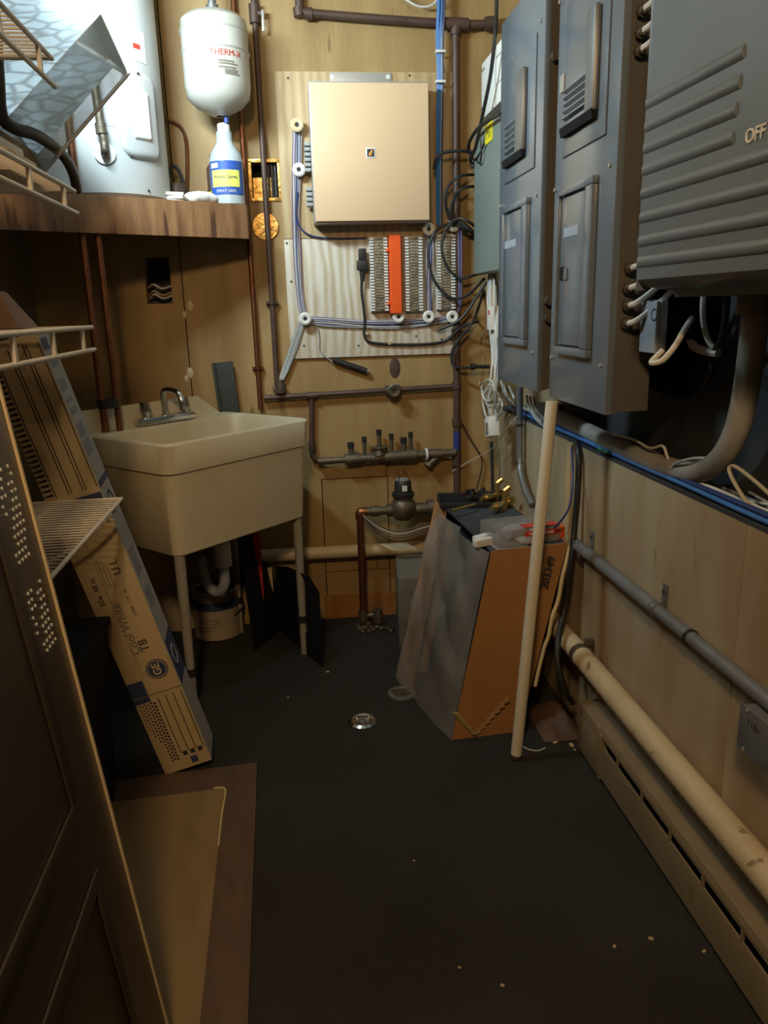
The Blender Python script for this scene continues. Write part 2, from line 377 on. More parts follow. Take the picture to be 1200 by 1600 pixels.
struct('baseboard_back', MB().box((B(507, 940).x, YB-.008, 0), (xc2+.02, YB-.0005, .105)), M_RUST)
# right wall: thick cream lower wall with a ledge, black backboard above it, cream wall in the far corner
wr = struct('wall_right', MB().box((XR+.014, YN, 0), (1.1, YB, .872)), M_DARKCAV)
seams = [YN, R(1150, 1000).y, R(893, 760).y, YB]
for a, b in zip(seams, seams[1:]):
    obj('wall_panel', MB().box((XR, a+.0015, 0), (XR+.013, b-.0015, .884)), M_CREAM, wr)
obj('ledge', MB().box((XR+.001, YN, .8845), (.96, YB, .893)), M_BLACKB, wr)
struct('wall_right_upper', MB().box((.95, YN, .893), (1.1, YB, ZC)), M_CREAM)
obj('backboard', MB().box((.93, YN+.2, .895), (.949, 2.62, ZC-.3), .002), M_BLACKB, None,
    'black painted backboard behind the grey electrical boxes', 'backboard')
struct('trim_1', MB().box((XR-.012, R(896, 760).y, .30), (XR-.0005, R(889, 760).y, .884)), M_TANWOOD)

# ================================================================== SINK CORNER
def build_sink():
    zr = .92
    n = Vector((-.393, 2.335)); e = Vector((.047, 2.794))-n; L = e.length; e.normalize(); q = Vector((-e.y, e.x)); Wd = .46
    M = frame((n.x, n.y, 0), (e.x, e.y, 0), (q.x, q.y, 0), Z_)
    root = thing('laundry_sink', (n.x, n.y, 0), 'yellowed plastic laundry tub standing on four legs in the corner', 'sink')
    def rr(x0, x1, y0, y1, r, z, k=4):
        pts = []
        for cx, cy, a in ((x1-r, y1-r, 0), (x0+r, y1-r, 90), (x0+r, y0+r, 180), (x1-r, y0+r, 270)):
            for i in range(k+1):
                t = math.radians(a+90*i/k); pts.append((cx+r*math.cos(t), cy+r*math.sin(t), z))
        return pts
    mb = MB(M)
    rims = [rr(.03, L-.03, .03, Wd-.03, .03, .552), rr(.02, L-.02, .018, Wd-.01, .035, .56), rr(.004, L-.004, .004, Wd-.004, .045, zr-.098),
            rr(-.004, L+.004, -.004, Wd, .045, zr-.093), rr(-.010, L+.010, -.010, Wd, .05, zr-.006), rr(-.004, L+.004, -.004, Wd, .046, zr),
            rr(.012, L-.012, .012, Wd-.085, .045, zr), rr(.018, L-.018, .018, Wd-.09, .045, zr-.012), rr(.035, L-.035, .035, Wd-.10, .05, .60), rr(.08, L-.08, .07, Wd-.13, .05, .585)]
    V = [[mb.bm.verts.new(M @ Vector(p)) for p in ring] for ring in rims]
    for a, b in zip(V, V[1:]):
        for i in range(len(a)): mb.bm.faces.new((a[i], a[(i+1) % len(a)], b[(i+1) % len(b)], b[i]))
    mb.bm.faces.new(V[0][::-1]); mb.bm.faces.new(V[-1])
    basin = obj('basin', mb, M_SINK, root, sharp=50)
    # backsplash with sloped right end and screw holes
    mb = MB(M)
    mb.prism([(.0, Wd-.02, zr-.002), (L-.03, Wd-.02, zr-.002), (L-.14, Wd-.02, zr+.075), (.0, Wd-.02, zr+.075)], (0, .018, 0))
    obj('backsplash', mb, M_SINK, basin)
    for xx in (.09, L-.22):
        obj('screw', MB(M).cyl((xx, Wd-.022, zr+.045), (xx, Wd-.0185, zr+.045), .006, n=10), M_INK, basin)
    for xx, yy in ((.045, .045), (L-.045, .045), (.045, Wd-.05), (L-.045, Wd-.05)):
        lg = obj('leg', MB(M).cyl((xx, yy, .0), (xx, yy, .556), .0135, .018, n=14), M_SINKLEG, root)
        obj('foot_cap', MB(M).cyl((xx, yy, .135), (xx, yy, .16), .021, .018, n=14), M_BLACK, lg)
    # faucet on the back ledge
    fc = obj('faucet', MB(M).box((L*.5-.12, Wd-.075, zr+.002), (L*.5+.12, Wd-.028, zr+.028), .008), M_CHROME, root)
    for xx in (L*.5-.085, L*.5+.085):
        obj('tap_handle', MB(M).cyl((xx, Wd-.052, zr+.026), (xx, Wd-.052, zr+.05), .014).cyl((xx, Wd-.052, zr+.05), (xx, Wd-.052, zr+.082), .021, .017, n=8), M_CHROME, fc)
    obj('spout', MB(M).tube([(L*.5, Wd-.05, zr+.02), (L*.5, Wd-.05, zr+.095), (L*.5, Wd-.07, zr+.118), (L*.5, Wd-.13, zr+.112), (L*.5, Wd-.15, zr+.085), (L*.5, Wd-.152, zr+.05)], .011, 10), M_CHROME, fc)
    # drain trap below
    c = M @ Vector((L*.62, Wd*.55, 0))
    dt = obj('drain_trap', MB().cyl((c.x, c.y, .47), (c.x, c.y, .553), .028).cyl((c.x, c.y, .38), (c.x, c.y, .47), .034), M_WHITEPL, root)
    obj('trap_bend', MB().tube([(c.x, c.y, .39), (c.x, c.y, .31), (c.x-.03, c.y+.02, .27), (c.x-.07, c.y+.04, .30), (c.x-.09, c.y+.06, .40)], .02, 12), M_LGREYPL, dt)
    return M, L, Wd
SM, SL, SW = build_sink()

# two copper lines dropping into the sink
for i, dx in enumerate((-.015, .028)):
    x, y = -.625+dx, 2.668+i*.02
    t = thing('copper_pipe', (x, y, .72), ['left copper discharge pipe running from the shelf down into the laundry tub', 'right copper discharge pipe running from the shelf down into the laundry tub'][i], 'pipe', 'copper pipes dropping into the laundry tub')
    obj('pipe', MB().cyl((x, y, .72), (x, y, 2.02 if i == 0 else 1.58), .0125 if i == 0 else .011, n=14), M_COPPER, t)
    if i == 0:
        obj('tape_band', MB().cyl((x+.016, y+.01, 1.0), (x+.016, y+.01, 1.03), .036, n=16), M_BLACK, t)

# ---- corner platform shelf
FA = Vector((-.132, 2.93)); FB = Vector((-.949, 2.93-.622*.817))
ZS = 1.6645
sh = thing('corner_shelf', (-.5, 3.0, 1.55), 'water-stained brown wooden corner shelf carrying the water heater', 'shelf')
obj('shelf_top', MB().prism([(FA.x, FA.y+.02, ZS-.022), (FA.x, YB-.001, ZS-.022), (-.949, YB-.001, ZS-.022), (FB.x, FB.y+.02, ZS-.022)], (0, 0, .021)), M_WOODSH, sh)
fd = (FB-FA).normalized(); fn = Vector((-fd.y, fd.x))
if fn.y > 0: fn = -fn
fi = Vector((-.949, FB.y+.02))
obj('fascia_board', MB().prism([(FA.x, FA.y, 1.5515), (FB.x, FB.y, 1.5515), (FB.x, FB.y+.022, 1.5515), (FA.x, FA.y+.022, 1.5515)], (0, 0, ZS-1.5515)), M_WOODSH, sh)
obj('end_board', MB().box((FA.x-.02, FA.y+.023, 1.57), (FA.x, YB-.002, ZS-.0225)), M_WOODSH, sh)

# ---- water heater
def build_heater():
    c = Vector((-.60, 2.90)); r = .213; z0 = ZS
    t = thing('water_heater', (c.x, c.y, z0), 'white enamel water heater standing on the corner shelf', 'water heater')
    obj('jacket', MB().lathe([(.0, z0), (r-.012, z0), (r, z0+.012), (r, 2.55), (r-.02, 2.57), (0, 2.57)], (c.x, c.y, 0), 64), M_HEATER, t)
    def on(ang, z, off): return Vector((c.x+(r+off)*math.sin(ang), c.y-(r+off)*math.cos(ang), z))
    def patch(a0, a1, z0_, z1_, off, name, m, par, rad=.0, thick=.012):
        # rounded access cover following the jacket
        na, nz = 14, 14; mb = MB()
        def P(u, v, o):
            a = a0+(a1-a0)*u; z = z0_+(z1_-z0_)*v
            return on(a, z, o)
        def fn(u, v):
            hw = (a1-a0)*r/2; hh = (z1_-z0_)/2
            x = (u*2-1)*hw; y = (v*2-1)*hh
            dx = max(abs(x)-(hw-rad), 0); dy = max(abs(y)-(hh-rad), 0)
            ed = min(hw-abs(x), hh-abs(y))
            if rad and dx > 0 and dy > 0:
                L = math.hypot(dx, dy)
                if L > rad:
                    k = rad/L; sx = (hw-rad+dx*k)*(1 if x > 0 else -1); sy = (hh-rad+dy*k)*(1 if y > 0 else -1)
                    u2 = (sx/hw+1)/2; v2 = (sy/hh+1)/2; return P(u2, v2, .001)
            o = thick*min(1, ed/.012)+.001 if thick else .001
            return P(u, v, o)
        mb.grid(fn, 26, 30)
        return obj(name, mb, m, par, sharp=60)
    a = math.radians
    cov = patch(a(28), a(68), 1.78, 2.04, 0, 'access_cover', M_HEATER, t, .05, .012)
    patch(a(36), a(58), 1.83, 1.99, 0, 'cover_recess', M_WHITEPL, cov, .035, .018)
    patch(a(-5), a(26), 1.87, 2.05, 0, 'spec_label', M_LABELGREY, t, 0, 0)
    patch(a(42), a(62), 2.07, 2.16, 0, 'warning_label', M_PAPER, t, 0, 0)
    patch(a(48), a(56), 2.105, 2.12, .001, 'warning_print', M_REDINK, t, 0, .001)
    for an, z in ((a(50), 1.69), (a(48), 2.03)):
        obj('screw', MB().cyl(on(an, z, -.001), on(an, z, .016 if z > 1.8 else .003), .004, n=8), M_INK, t)
    # T&P drain spud and pipe
    p = on(a(14), 1.79, .0)
    tp = obj('valve_boss', MB().cyl(p, on(a(14), 1.79, .006), .032, n=24), M_WHITEPL, t)
    q = on(a(14), 1.79, .03)
    obj('relief_pipe', MB().tube([p, q, q+Vector((0, 0, .03)), q+Vector((-.005, 0, .09)), q+Vector((-.012, 0, .25))], .013, 12).cyl(q+Vector((-.004, 0, .05)), q+Vector((-.005, 0, .08)), .017), M_BRASSDULL, t)
build_heater()

# ---- expansion tank
c = (D(284, 90, 2.97)+D(390, 90, 2.97))/2; rt = (D(390, 90, 2.97)-D(284, 90, 2.97)).length/2-.002
zt, zb = D(337, 24, 2.97).z, D(337, 182, 2.97).z
t = thing('expansion_tank', (c.x, 2.97, zb), 'ivory expansion tank hanging on the back wall beside the water heater', 'tank')
h = zt-zb
tk = obj('tank_body', MB().lathe([(.012, zb), (.03, zb+.002), (rt*.72, zb+.028), (rt*.95, zb+.055), (rt, zb+.09), (rt, zb+h*.60), (rt+.005, zb+h*.62), (rt, zb+h*.64), (rt, zb+h*.80), (rt+.005, zb+h*.82), (rt, zb+h*.84), (rt*.98, zb+h*.93), (rt*.80, zb+h*.985), (.02, zb+h)], (c.x, 2.97, 0), 48), M_TANK, t)
obj('inlet_fitting', MB().cyl((c.x, 2.97, zb+h-.003), (c.x, 2.97, zb+h+.03), .020).cyl((c.x, 2.97, zb+h+.03), (c.x, 2.97, zb+h+.3), .0135), M_STEELC, t)
obj('valve_stem', MB().cyl((c.x+.02, 2.97, zb-.022), (c.x+.02, 2.97, zb+.012), .009, n=12), M_BLUEPL, t)
# printed label on the tank, wrapped on the curved front right
def wrap_grid(cx, cy, r, a0, a1, z0, z1, n=10):
    return MB().grid(lambda u, v: (cx+r*math.sin(a0+(a1-a0)*u), cy-r*math.cos(a0+(a1-a0)*u), z0+(z1-z0)*v), n, 1)
for z0, z1, a0, a1 in ((.40, .415, .12, .66), (.435, .45, .15, .7), (.46, .475, .12, .6), (.34, .355, .3, .75), (.36, .375, .3, .7), (.38, .39, .3, .72)):
    obj('label_line', wrap_grid(c.x, 2.97, rt+.0015, a0, a1, zb+h*z0, zb+h*z1), M_GREYINK, t)
def wrap_text(body, cx, cy, r, a_mid, z, size, m, parent, thick=.0004):
    o = text('lettering', body, Matrix.Identity(4), size, m, parent, thick)
    wl = WLOC[o]
    for v in o.data.vertices:
        a = a_mid+v.co.x/r; rr = r+v.co.z
        v.co = Vector((cx+rr*math.sin(a), cy-rr*math.cos(a), z+v.co.y))-Vector((cx, cy, z))
    o.location = Vector((cx, cy, z))-WLOC[parent]; WLOC[o] = Vector((cx, cy, z))
    return o
wrap_text('THERM-X', c.x, 2.97, rt+.001, .38, zb+h*.545, .026, M_REDINK, t)

# ---- things standing on the shelf
bx = D(358, 318, 2.985); zz = ZS
t = thing('spray_bottle', (bx.x, 2.985, zz), 'milky plastic bottle with blue and yellow label on the shelf end', 'bottle')
rb = .058; hb = .285
obj('bottle_body', MB().lathe([(0, zz), (rb-.006, zz), (rb, zz+.006), (rb, zz+.155), (rb-.006, zz+.175), (.032, zz+.205), (.028, zz+.215), (.027, zz+.245), (0, zz+.245)], (bx.x, 2.985, 0), 32), M_BOTTLE, t)
obj('cap', MB().lathe([(0, zz+.244), (.022, zz+.244), (.022, zz+.268), (.019, zz+.272), (0, zz+.272)], (bx.x, 2.985, 0), 24), M_WHITEPL, t)
lb = obj('label', wrap_grid(bx.x, 2.985, rb+.0012, -1.2, 1.2, zz+.035, zz+.145, 20), M_LABELBLUE, t)
obj('label_patch', wrap_grid(bx.x, 2.985, rb+.002, -.95, .85, zz+.06, zz+.115, 20), M_LABELYEL, t)
obj('label_patch', wrap_grid(bx.x, 2.985, rb+.002, -1.0, -.45, zz+.122, zz+.138, 8), M_WHITEINK, t)
wrap_text('Mineral Spirits', bx.x, 2.985, rb+.0026, -.05, zz+.092, .015, M_NAVY, t)
wrap_text('SPRAY SAFE', bx.x, 2.985, rb+.002, -.05, zz+.046, .014, M_WHITEINK, t)
b2 = D(338, 318, 3.06)
t = thing('yellow_bottle', (b2.x, 3.06, zz), 'dark bottle with yellow base behind the milky bottle', 'bottle')
obj('bottle_body', MB().lathe([(0, zz), (.026, zz), (.026, zz+.14), (.012, zz+.16), (.012, zz+.185), (0, zz+.185)], (b2.x, 3.06, 0), 20), M_BROWNPIPE, t)
obj('base_label', wrap_grid(b2.x, 3.06, .0268, -1.3, 1.3, zz+.005, zz+.06), M_YELLOW, t)
p = D(305, 300, 2.93)
mb = MB()
def crump(u, v):
    a = u*6.283; k = .045*math.sin(math.pi*min(v, .999))**.8
    return (p.x+.015+k*1.15*math.cos(a)*(1+.18*math.sin(5*a+3*v)), 2.93+k*math.sin(a)*(1+.2*math.cos(4*a)), zz+.0225-.0225*math.cos(math.pi*v)+.004*math.sin(7*a)*math.sin(math.pi*v))
mb.grid(crump, 24, 10)
obj('crumpled_rag', mb, M_PAPER, None, 'crumpled white rag lying on the shelf in front of the bottle', 'rag')
p = D(268, 303, 2.88)
t = thing('paper_packet', (p.x, 2.88, zz), 'small stack of white packets beside the crumpled rag', 'packet')
for k, (dx, rz) in enumerate(((0, .1), (.006, -.15), (-.004, .3))):
    obj('packet', MB(Matrix.Translation((p.x+dx, 2.88, 0)) @ Matrix.Rotation(rz, 4, 'Z')).box((-.04, -.03, zz+k*.012), (.04, .03, zz+.011+k*.012), .003), M_PAPER, t)
p = D(275, 298, 3.03)
t = thing('dark_funnel', (p.x, 3.03, zz), 'dark brown funnel shaped vessel on the shelf beside the heater', 'vessel')
obj('vessel_body', MB().lathe([(0, zz), (.046, zz), (.047, zz+.01), (.043, zz+.075), (.036, zz+.085), (0, zz+.086)], (p.x, 3.03, 0), 24), M_BROWNPIPE, t)
obj('bail_handle', MB().tube([(p.x-.03, 3.03, zz+.083), (p.x-.018, 3.03, zz+.125), (p.x, 3.03, zz+.145), (p.x+.018, 3.03, zz+.125), (p.x+.03, 3.03, zz+.083)], .007, 8), M_BLACK, t)
obj('copper_loop', MB().tube([B(252, 190, .012), B(262, 188, .012), B(282, 198, .014), B(291, 225, .014), B(292, 285, .014), B(290, 300, .014)], .006, 8), M_COPPER, None, 'thin copper tube looping on the wall between heater and tank', 'pipe')

# ---- wall opening with wires, gold framed recess, gold round plate
t = thing('junction_opening', (hA0.x, YB, hA1.z), 'rectangular wall opening with loose wires under the corner shelf', 'junction box')
w_ = hA1.x-hA0.x; hh_ = hA0.z-hA1.z
obj('box_liner', MB().box((hA0.x+.001, YB+.07, hA1.z+.001), (hA1.x-.001, YB+.095, hA0.z-.001)), M_GREENPOST, t)
for k in range(4):
    obj('wire', MB().tube([(hA0.x+.004, YB+.05, hA1.z+.02+.014*k), (hA0.x+.3*w_, YB+.012, hA1.z+.035+.012*k), (hA0.x+.6*w_, YB+.02, hA1.z+.02+.012*k), (hA1.x-.004, YB+.05, hA1.z+.03+.012*k)], .0045, 6), [M_WHITEC, M_TANC, M_BLACK, M_WHITEC][k], t)
t = thing('recessed_box', (hB0.x, YB, hB1.z), 'gold edged recessed wall box behind the copper risers', 'wall box')
fr = MB()
for lo, hi in (((hB0.x-.006, hB1.z-.006), (hB1.x+.006, hB1.z+.007)), ((hB0.x-.006, hB0.z-.007), (hB1.x+.006, hB0.z+.006)), ((hB0.x-.006, hB1.z+.0071), (hB0.x+.007, hB0.z-.0071)), ((hB1.x-.007, hB1.z+.0071), (hB1.x+.006, hB0.z-.0071))):
    fr.box((lo[0], YB-.005, lo[1]), (hi[0], YB-.0005, hi[1]), .001)
obj('rim', fr, M_GOLD, t)
obj('back_plate', MB().box((hB0.x+.001, YB+.06, hB1.z+.001), (hB0.x+.085, YB+.09, hB0.z-.05)), M_GOLD, t)
for k in range(3):
    obj('strap', MB().box((hB1.x-.045+.012*k, YB+.02, hB1.z+.001), (hB1.x-.037+.012*k, YB+.03, hB0.z-.001)), M_BLACK, t)
p = B(415, 354)
obj('round_cover_plate', MB().lathe([(0, -.004), (.048, -.004), (.05, 0), (.048, .004), (0, .005)], (p.x, YB-.005, p.z), 32, Matrix.Rotation(math.pi/2, 4, 'X')), M_GOLD, None, 'round gold wall cover plate below the recessed box', 'cover plate')

# ================================================================== PIPES ON THE BACK WALL
def riser(px, pyt, pyb, off, r, m, label, cat='pipe', name='copper_pipe', brackets=()):
    a = B(px, pyb, off); top = ZC-.001
    b = Vector((a.x, a.y, top if pyt is None else B(px, pyt, off).z))
    t = thing(name, (a.x, a.y, min(a.z, b.z)), label, cat)
    obj('pipe', MB().cyl(a, b, r, n=14), m, t)
    for py in brackets:
        z = B(px, py, off).z
        obj('clip', MB().cyl((a.x, a.y, z-.006), (a.x, a.y, z+.006), r*1.5, n=12).box((a.x-r*2.3, a.y+.003, z-.005), (a.x+r*2.3, YB-.001, z+.005)), m, t)
    return a, b
riser(407, None, 640, .025, .0095, M_COPPER, 'left of the two thin copper risers on the back wall', brackets=(575,))
riser(433, None, 603, .025, .0105, M_BROWNPIPE, 'right of the two copper risers, darker, with a clip', brackets=(473,))
q = B(405, 22, .03)
t = thing('riser_valve', q, 'dark valve with lever at the top of the right copper riser', 'valve')
obj('valve_body', MB().cyl((B(433, 603, .025).x, q.y, q.z-.03), (B(433, 603, .025).x, q.y, q.z+.03), .019, n=12).cyl((B(433, 603, .025).x, q.y, q.z), (B(433, 603, .025).x+.03, q.y-.01, q.z), .010, n=10), M_BROWNPIPE, t)
obj('lever', MB().box((B(433, 603, .025).x+.024, q.y-.02, q.z-.06), (B(433, 603, .025).x+.034, q.y-.012, q.z+.008), .002), M_SILVER, t)
# horizontal pipe with valve
a, b = B(412, 622, .025), B(716, 603, .025)
t = thing('crossing_pipe', (a.x, a.y, a.z), 'long brown pipe with round valve crossing below the plywood board', 'pipe')
obj('pipe', MB().cyl(a, b, .011, n=14), M_BROWNPIPE, t)
v = B(614, 609, .03)
vb = obj('valve', MB().cyl(v-X_*.03, v+X_*.03, .019, n=14).cyl(v, v-Y_*.035, .014), M_BRASSDULL, t)
obj('valve_wheel', MB().lathe([(.010, 0), (.022, -.004), (.027, 0), (.022, .004), (.010, .002)], v-Y_*.04, 20, Matrix.Rotation(math.pi/2, 4, 'X')), M_BRASSDULL, vb)
tee = B(487, 618, .025)
obj('tee', MB().cyl(tee-X_*.02, tee+X_*.02, .015, n=12), M_BROWNPIPE, t)
p1, p2 = B(487, 622, .025), B(487, 700, .025)
t = thing('drop_pipe', (p2.x, p2.y, p2.z), 'short brown pipe dropping beside the sink to the valve manifold', 'pipe')
obj('pipe', MB().tube([p1, p2, B(490, 715, .025), B(505, 722, .027)], .010, 12, sub=5), M_BROWNPIPE, t)
obj('elbow', MB().cyl(B(487, 690, .025), B(488, 704, .025), .014, n=12), M_BROWNPIPE, t)
# vertical brown pipe at right
a = B(714, 775, .03); b = B(712, 40, .03)
t = thing('brown_riser', (a.x, a.y, a.z), 'tall dark brown riser pipe at the right edge of the plywood board', 'pipe')
obj('pipe', MB().cyl(a, b, .0145, n=16), M_BROWNPIPE, t)
for py in (46, 520, 602, 660, 712, 722):
    q = Vector((a.x+(b.x-a.x)*0.5, a.y, B(713, py, .03).z)); obj('coupling', MB().cyl(q-Z_*.014, q+Z_*.014, .0195, n=16), M_BROWNPIPE, t)
obj('blue_tape', MB().cyl(B(714, 702, .03), B(714, 674, .03), .0155, n=16), M_DBLUEC, t)
# top pipe
t = thing('overhead_pipe', B(600, 30, .03), 'dark overhead pipe with elbow running across the top of the back wall', 'pipe')
q0 = B(468, 20, .03)
obj('pipe', MB().tube([(q0.x, q0.y, ZC-.001), (q0.x, q0.y, q0.z+.03), (q0.x+.006, q0.y, q0.z+.008), (q0.x+.03, q0.y, q0.z), B(600, 30, .03), B(700, 37, .03)], .0145, 12, sub=5), M_BROWNPIPE, t)
obj('elbow', MB().cyl(B(466, 12, .03), B(468, 26, .03), .020).cyl(B(476, 21, .03), B(488, 22, .03), .020), M_BROWNPIPE, t)
obj('tee', MB().cyl(B(693, 37, .03), B(731, 38, .03), .021).cyl(B(712, 37, .03), B(712, 55, .03), .020), M_BROWNPIPE, t)
obj('end_pipe', MB().cyl(B(731, 38, .03), B(765, 38, .03), .0145).cyl(B(758, 38, .03), B(776, 36, .03), .024), M_BROWNPIPE, t)

# manifold with valves
z0 = B(600, 716, .04)
mp_ = thing('valve_manifold', B(497, 722, .04), 'bronze backflow valve manifold with small test cocks on back wall', 'valve manifold')
A, Bv = B(497, 721, .04), B(712, 707, .04)
def along(px): 
    tt = (px-497)/(712-497.0); return A+(Bv-A)*tt
obj('pipe', MB().cyl(A, Bv, .0125, n=14), M_BRASSDULL, mp_)
bod = MB()
for a_, b_, r_ in ((497, 520, .015), (520, 538, .0135), (538, 562, .024), (562, 600, .019), (600, 628, .024), (628, 650, .026), (650, 668, .018), (668, 690, .021), (690, 712, .017)):
    bod.cyl(along(a_), along(b_), r_, n=16)
obj('valve_body', bod, M_BRASSDULL, mp_)
obj('union_ring', MB().cyl(along(664), along(667), .026, n=12), M_WHITEPL, mp_)
obj('bonnet', MB().cyl(along(592)+Z_*.012, along(592)+Z_*.04, .03, .022).cyl(along(592)+Z_*.04, along(592)+Z_*.045, .034), M_BRASSDULL, mp_)
obj('strainer_leg', MB().cyl(along(688), along(668)-Z_*.045, .016, n=12).cyl(along(671)-Z_*.038, along(668)-Z_*.048, .020, n=8), M_BRASSDULL, mp_)
for px, hh, r_ in ((548, .055, .011), (569, .075, .008), (592, .10, .009), (611, .08, .008), (630, .062, .011), (641, .082, .008)):
    s_ = along(px)+Z_*.015
    tcx = obj('test_cock', MB().cyl(s_, s_+Z_*(hh-.022), r_, n=10), M_BRASSDULL, mp_)
    obj('cap', MB().cyl(s_+Z_*(hh-.022), s_+Z_*hh, r_*1.25, n=8), M_BLACK, tcx)
# water meter
mc = D(630, 785, 3.02)
wm = thing('water_meter', (mc.x, mc.y, mc.z-.08), 'bronze water meter with black cap above the copper stub', 'water meter')
obj('meter_body', MB().lathe([(0, -.075), (.034, -.07), (.05, -.05), (.054, -.02), (.050, .0), (.040, .012), (.040, .03), (0, .03)], mc, 28), M_BRASSDULL, wm)
cp = obj('register_cap', MB().lathe([(0, .028), (.046, .028), (.046, .042), (.036, .046), (.034, .085), (.030, .092), (0, .094)], mc, 28), M_BLACK, wm)
obj('register_top', MB().lathe([(0, .0935), (.029, .0935), (.029, .098), (0, .1)], mc, 24), M_SILVER, cp)
obj('seal_tag', MB().box((mc.x-.008, mc.y-.0375, mc.z+.055), (mc.x+.012, mc.y-.0355, mc.z+.078)), M_PAPER, cp)
obj('seal_wire', MB().tube([mc+Vector((-.02, -.02, .094)), mc+Vector((-.015, -.03, .125)), mc+Vector((.0, -.025, .138)), mc+Vector((.012, -.02, .12)), mc+Vector((.026, -.015, .094))], .002, 6), M_COPPER, cp)
hs = MB()
l0 = Vector((D(562, 790, 3.02).x, mc.y, mc.z-.03)); m0 = Vector((mc.x, mc.y, mc.z-.03))
for a_, b_, r_ in ((0, .25, .017), (.25, .45, .022), (.45, .62, .017), (.62, 1, .026)): hs.cyl(l0.lerp(m0, a_), l0.lerp(m0, b_), r_, n=14)
obj('inlet_fittings', hs, M_BRASSDULL, wm)
r0 = Vector((D(672, 790, 3.02).x, mc.y, mc.z-.03))
obj('outlet_flange', MB().cyl(m0, r0, .024, n=14).cyl(r0-X_*.012, r0+X_*.012, .036, n=20), M_BRASSDULL, wm)
for k in range(4):
    obj('ground_wire', MB().tube([l0+Vector((.01, -.022, -.005-.004*k)), l0.lerp(m0, .4)+Vector((0, -.035, -.05-.012*k)), l0.lerp(m0, .85)+Vector((0, -.05, -.075-.014*k)), m0.lerp(r0, .6)+Vector((0, -.045, -.06-.012*k)), r0+Vector((.03, -.03, -.05-.008*k))], .004, 6), [M_BRASSDULL, M_GREYC, M_BRASSDULL, M_BROWNPIPE][k], wm)
t = thing('copper_stub', (l0.x, l0.y, 0), 'upright copper water pipe rising from the floor to the meter', 'pipe')
obj('pipe', MB().cyl((l0.x, l0.y, .0), (l0.x, l0.y, l0.z), .0155, n=14), M_COPPER, t)
obj('elbow', MB().tube([(l0.x, l0.y, l0.z-.03), (l0.x, l0.y, l0.z-.006), (l0.x+.008, l0.y, l0.z+.0), (l0.x+.03, l0.y, l0.z)], .019, 12), M_COPPER, t)
obj('floor_valve', MB().cyl((l0.x, l0.y, .02), (l0.x, l0.y, .07), .022, n=12).cyl((l0.x, l0.y, .045), (l0.x+.06, l0.y-.01, .05), .014).cyl((l0.x+.06, l0.y-.01, .02), (l0.x+.06, l0.y-.01, .075), .028, .02, n=9), M_BRASSDULL, t)
mb = MB()
for k in range(26):
    cx, cy, s = l0.x+.03+random.uniform(-.06, .08), l0.y-.03+random.uniform(-.06, .04), random.uniform(.006, .017)
    mb.box((-s, -s*.7, 0), (s, s*.7, s*1.1), s*.25, Matrix.Translation((cx, cy, 0)) @ Matrix.Rotation(random.uniform(0, 3), 4, 'Z'), 1)
obj('rubble', mb, M_BRASSDULL, None, 'small heap of rusty rubble around the foot of the copper pipe', 'rubble', kind='stuff')
# white drain pipe on the back wall
a, b = B(405, 869, .045), B(720, 852, .045)
t = thing('ivory_drain_pipe', (a.x, a.y, a.z), 'ivory painted drain pipe low along the back wall', 'pipe')
obj('pipe', MB().cyl(a, b, .027, n=20), M_PVC, t)
# concrete block behind the cardboard box
t_ = B(640, 940)
obj('concrete_block', MB(Matrix.Translation((.44, 2.92, 0)) @ Matrix.Rotation(-.1, 4, 'Z')).box((-.07, -.15, 0), (.16, .15, .29), .008), M_CONCRETE, None, 'grey concrete block on the floor behind the cardboard carton', 'block')

# ================================================================== PLYWOOD TELEPHONE BOARD
a, b = B(441, 113), B(706, 552)
bo = thing('plywood_board', (0, YB-.012, b.z), 'plywood telephone board screwed to the back wall', 'board')
zm = B(560, 372).z
x0, x1 = B(441, 330).x, B(708, 330).x
obj('upper_sheet', MB().box((x0, YB-.013, zm+.001), (x1, YB-.0005, a.z), .001), M_BOARD, bo)
obj('lower_sheet', MB().box((x0, YB-.013, b.z), (x1, YB-.0005, zm-.001), .001), M_BOARDLIT, bo)
for px, py in ((450, 122), (640, 118), (448, 380), (475, 540), (600, 515), (650, 525), (690, 530), (560, 540), (455, 440)):
    q = B(px, py, .013); obj('screw', MB().cyl(q+Y_*.001, q-Y_*.002, .004, n=8), M_INK, bo)
# cabinet: body and front cover, mounting flange, emblem
of = .125
tl, br = B(483, 129, of), B(671, 344, of)
tcb = thing('telephone_cabinet', ((tl.x+br.x)/2, YB-.02, br.z), 'champagne coloured telephone system cabinet on the plywood board', 'cabinet')
obj('cabinet_body', MB().box((tl.x-.004, YB-of+.006, br.z-.004), (br.x+.004, YB-.0135, tl.z+.008), .006), M_SILVER, tcb)
obj('front_cover', MB().box((tl.x, YB-of-.006, br.z), (br.x, YB-of+.0055, tl.z), .005), M_PEACH, tcb)
obj('mounting_flange', MB().box((B(515, 115, .02).x, YB-.018, tl.z+.0085), (B(612, 115, .02).x, YB-.0135, B(560, 113, .018).z), .002), M_SILVER, tcb)
for px in (519, 606):
    q = B(px, 120, .019); obj('keyhole', MB().cyl(q+Y_*.0005, q-Y_*.0005, .008, n=12), M_PAPER, tcb)
em = B(579, 239, of+.006)
lg = obj('emblem_plate', MB().box((em.x-.018, em.y-.002, em.z-.018), (em.x+.018, em.y+.001, em.z+.018), .001), M_PAPER, tcb)
obj('emblem_square', MB().box((em.x-.0125, em.y-.0035, em.z-.0125), (em.x+.0125, em.y-.002, em.z+.0125)), M_INK, lg)
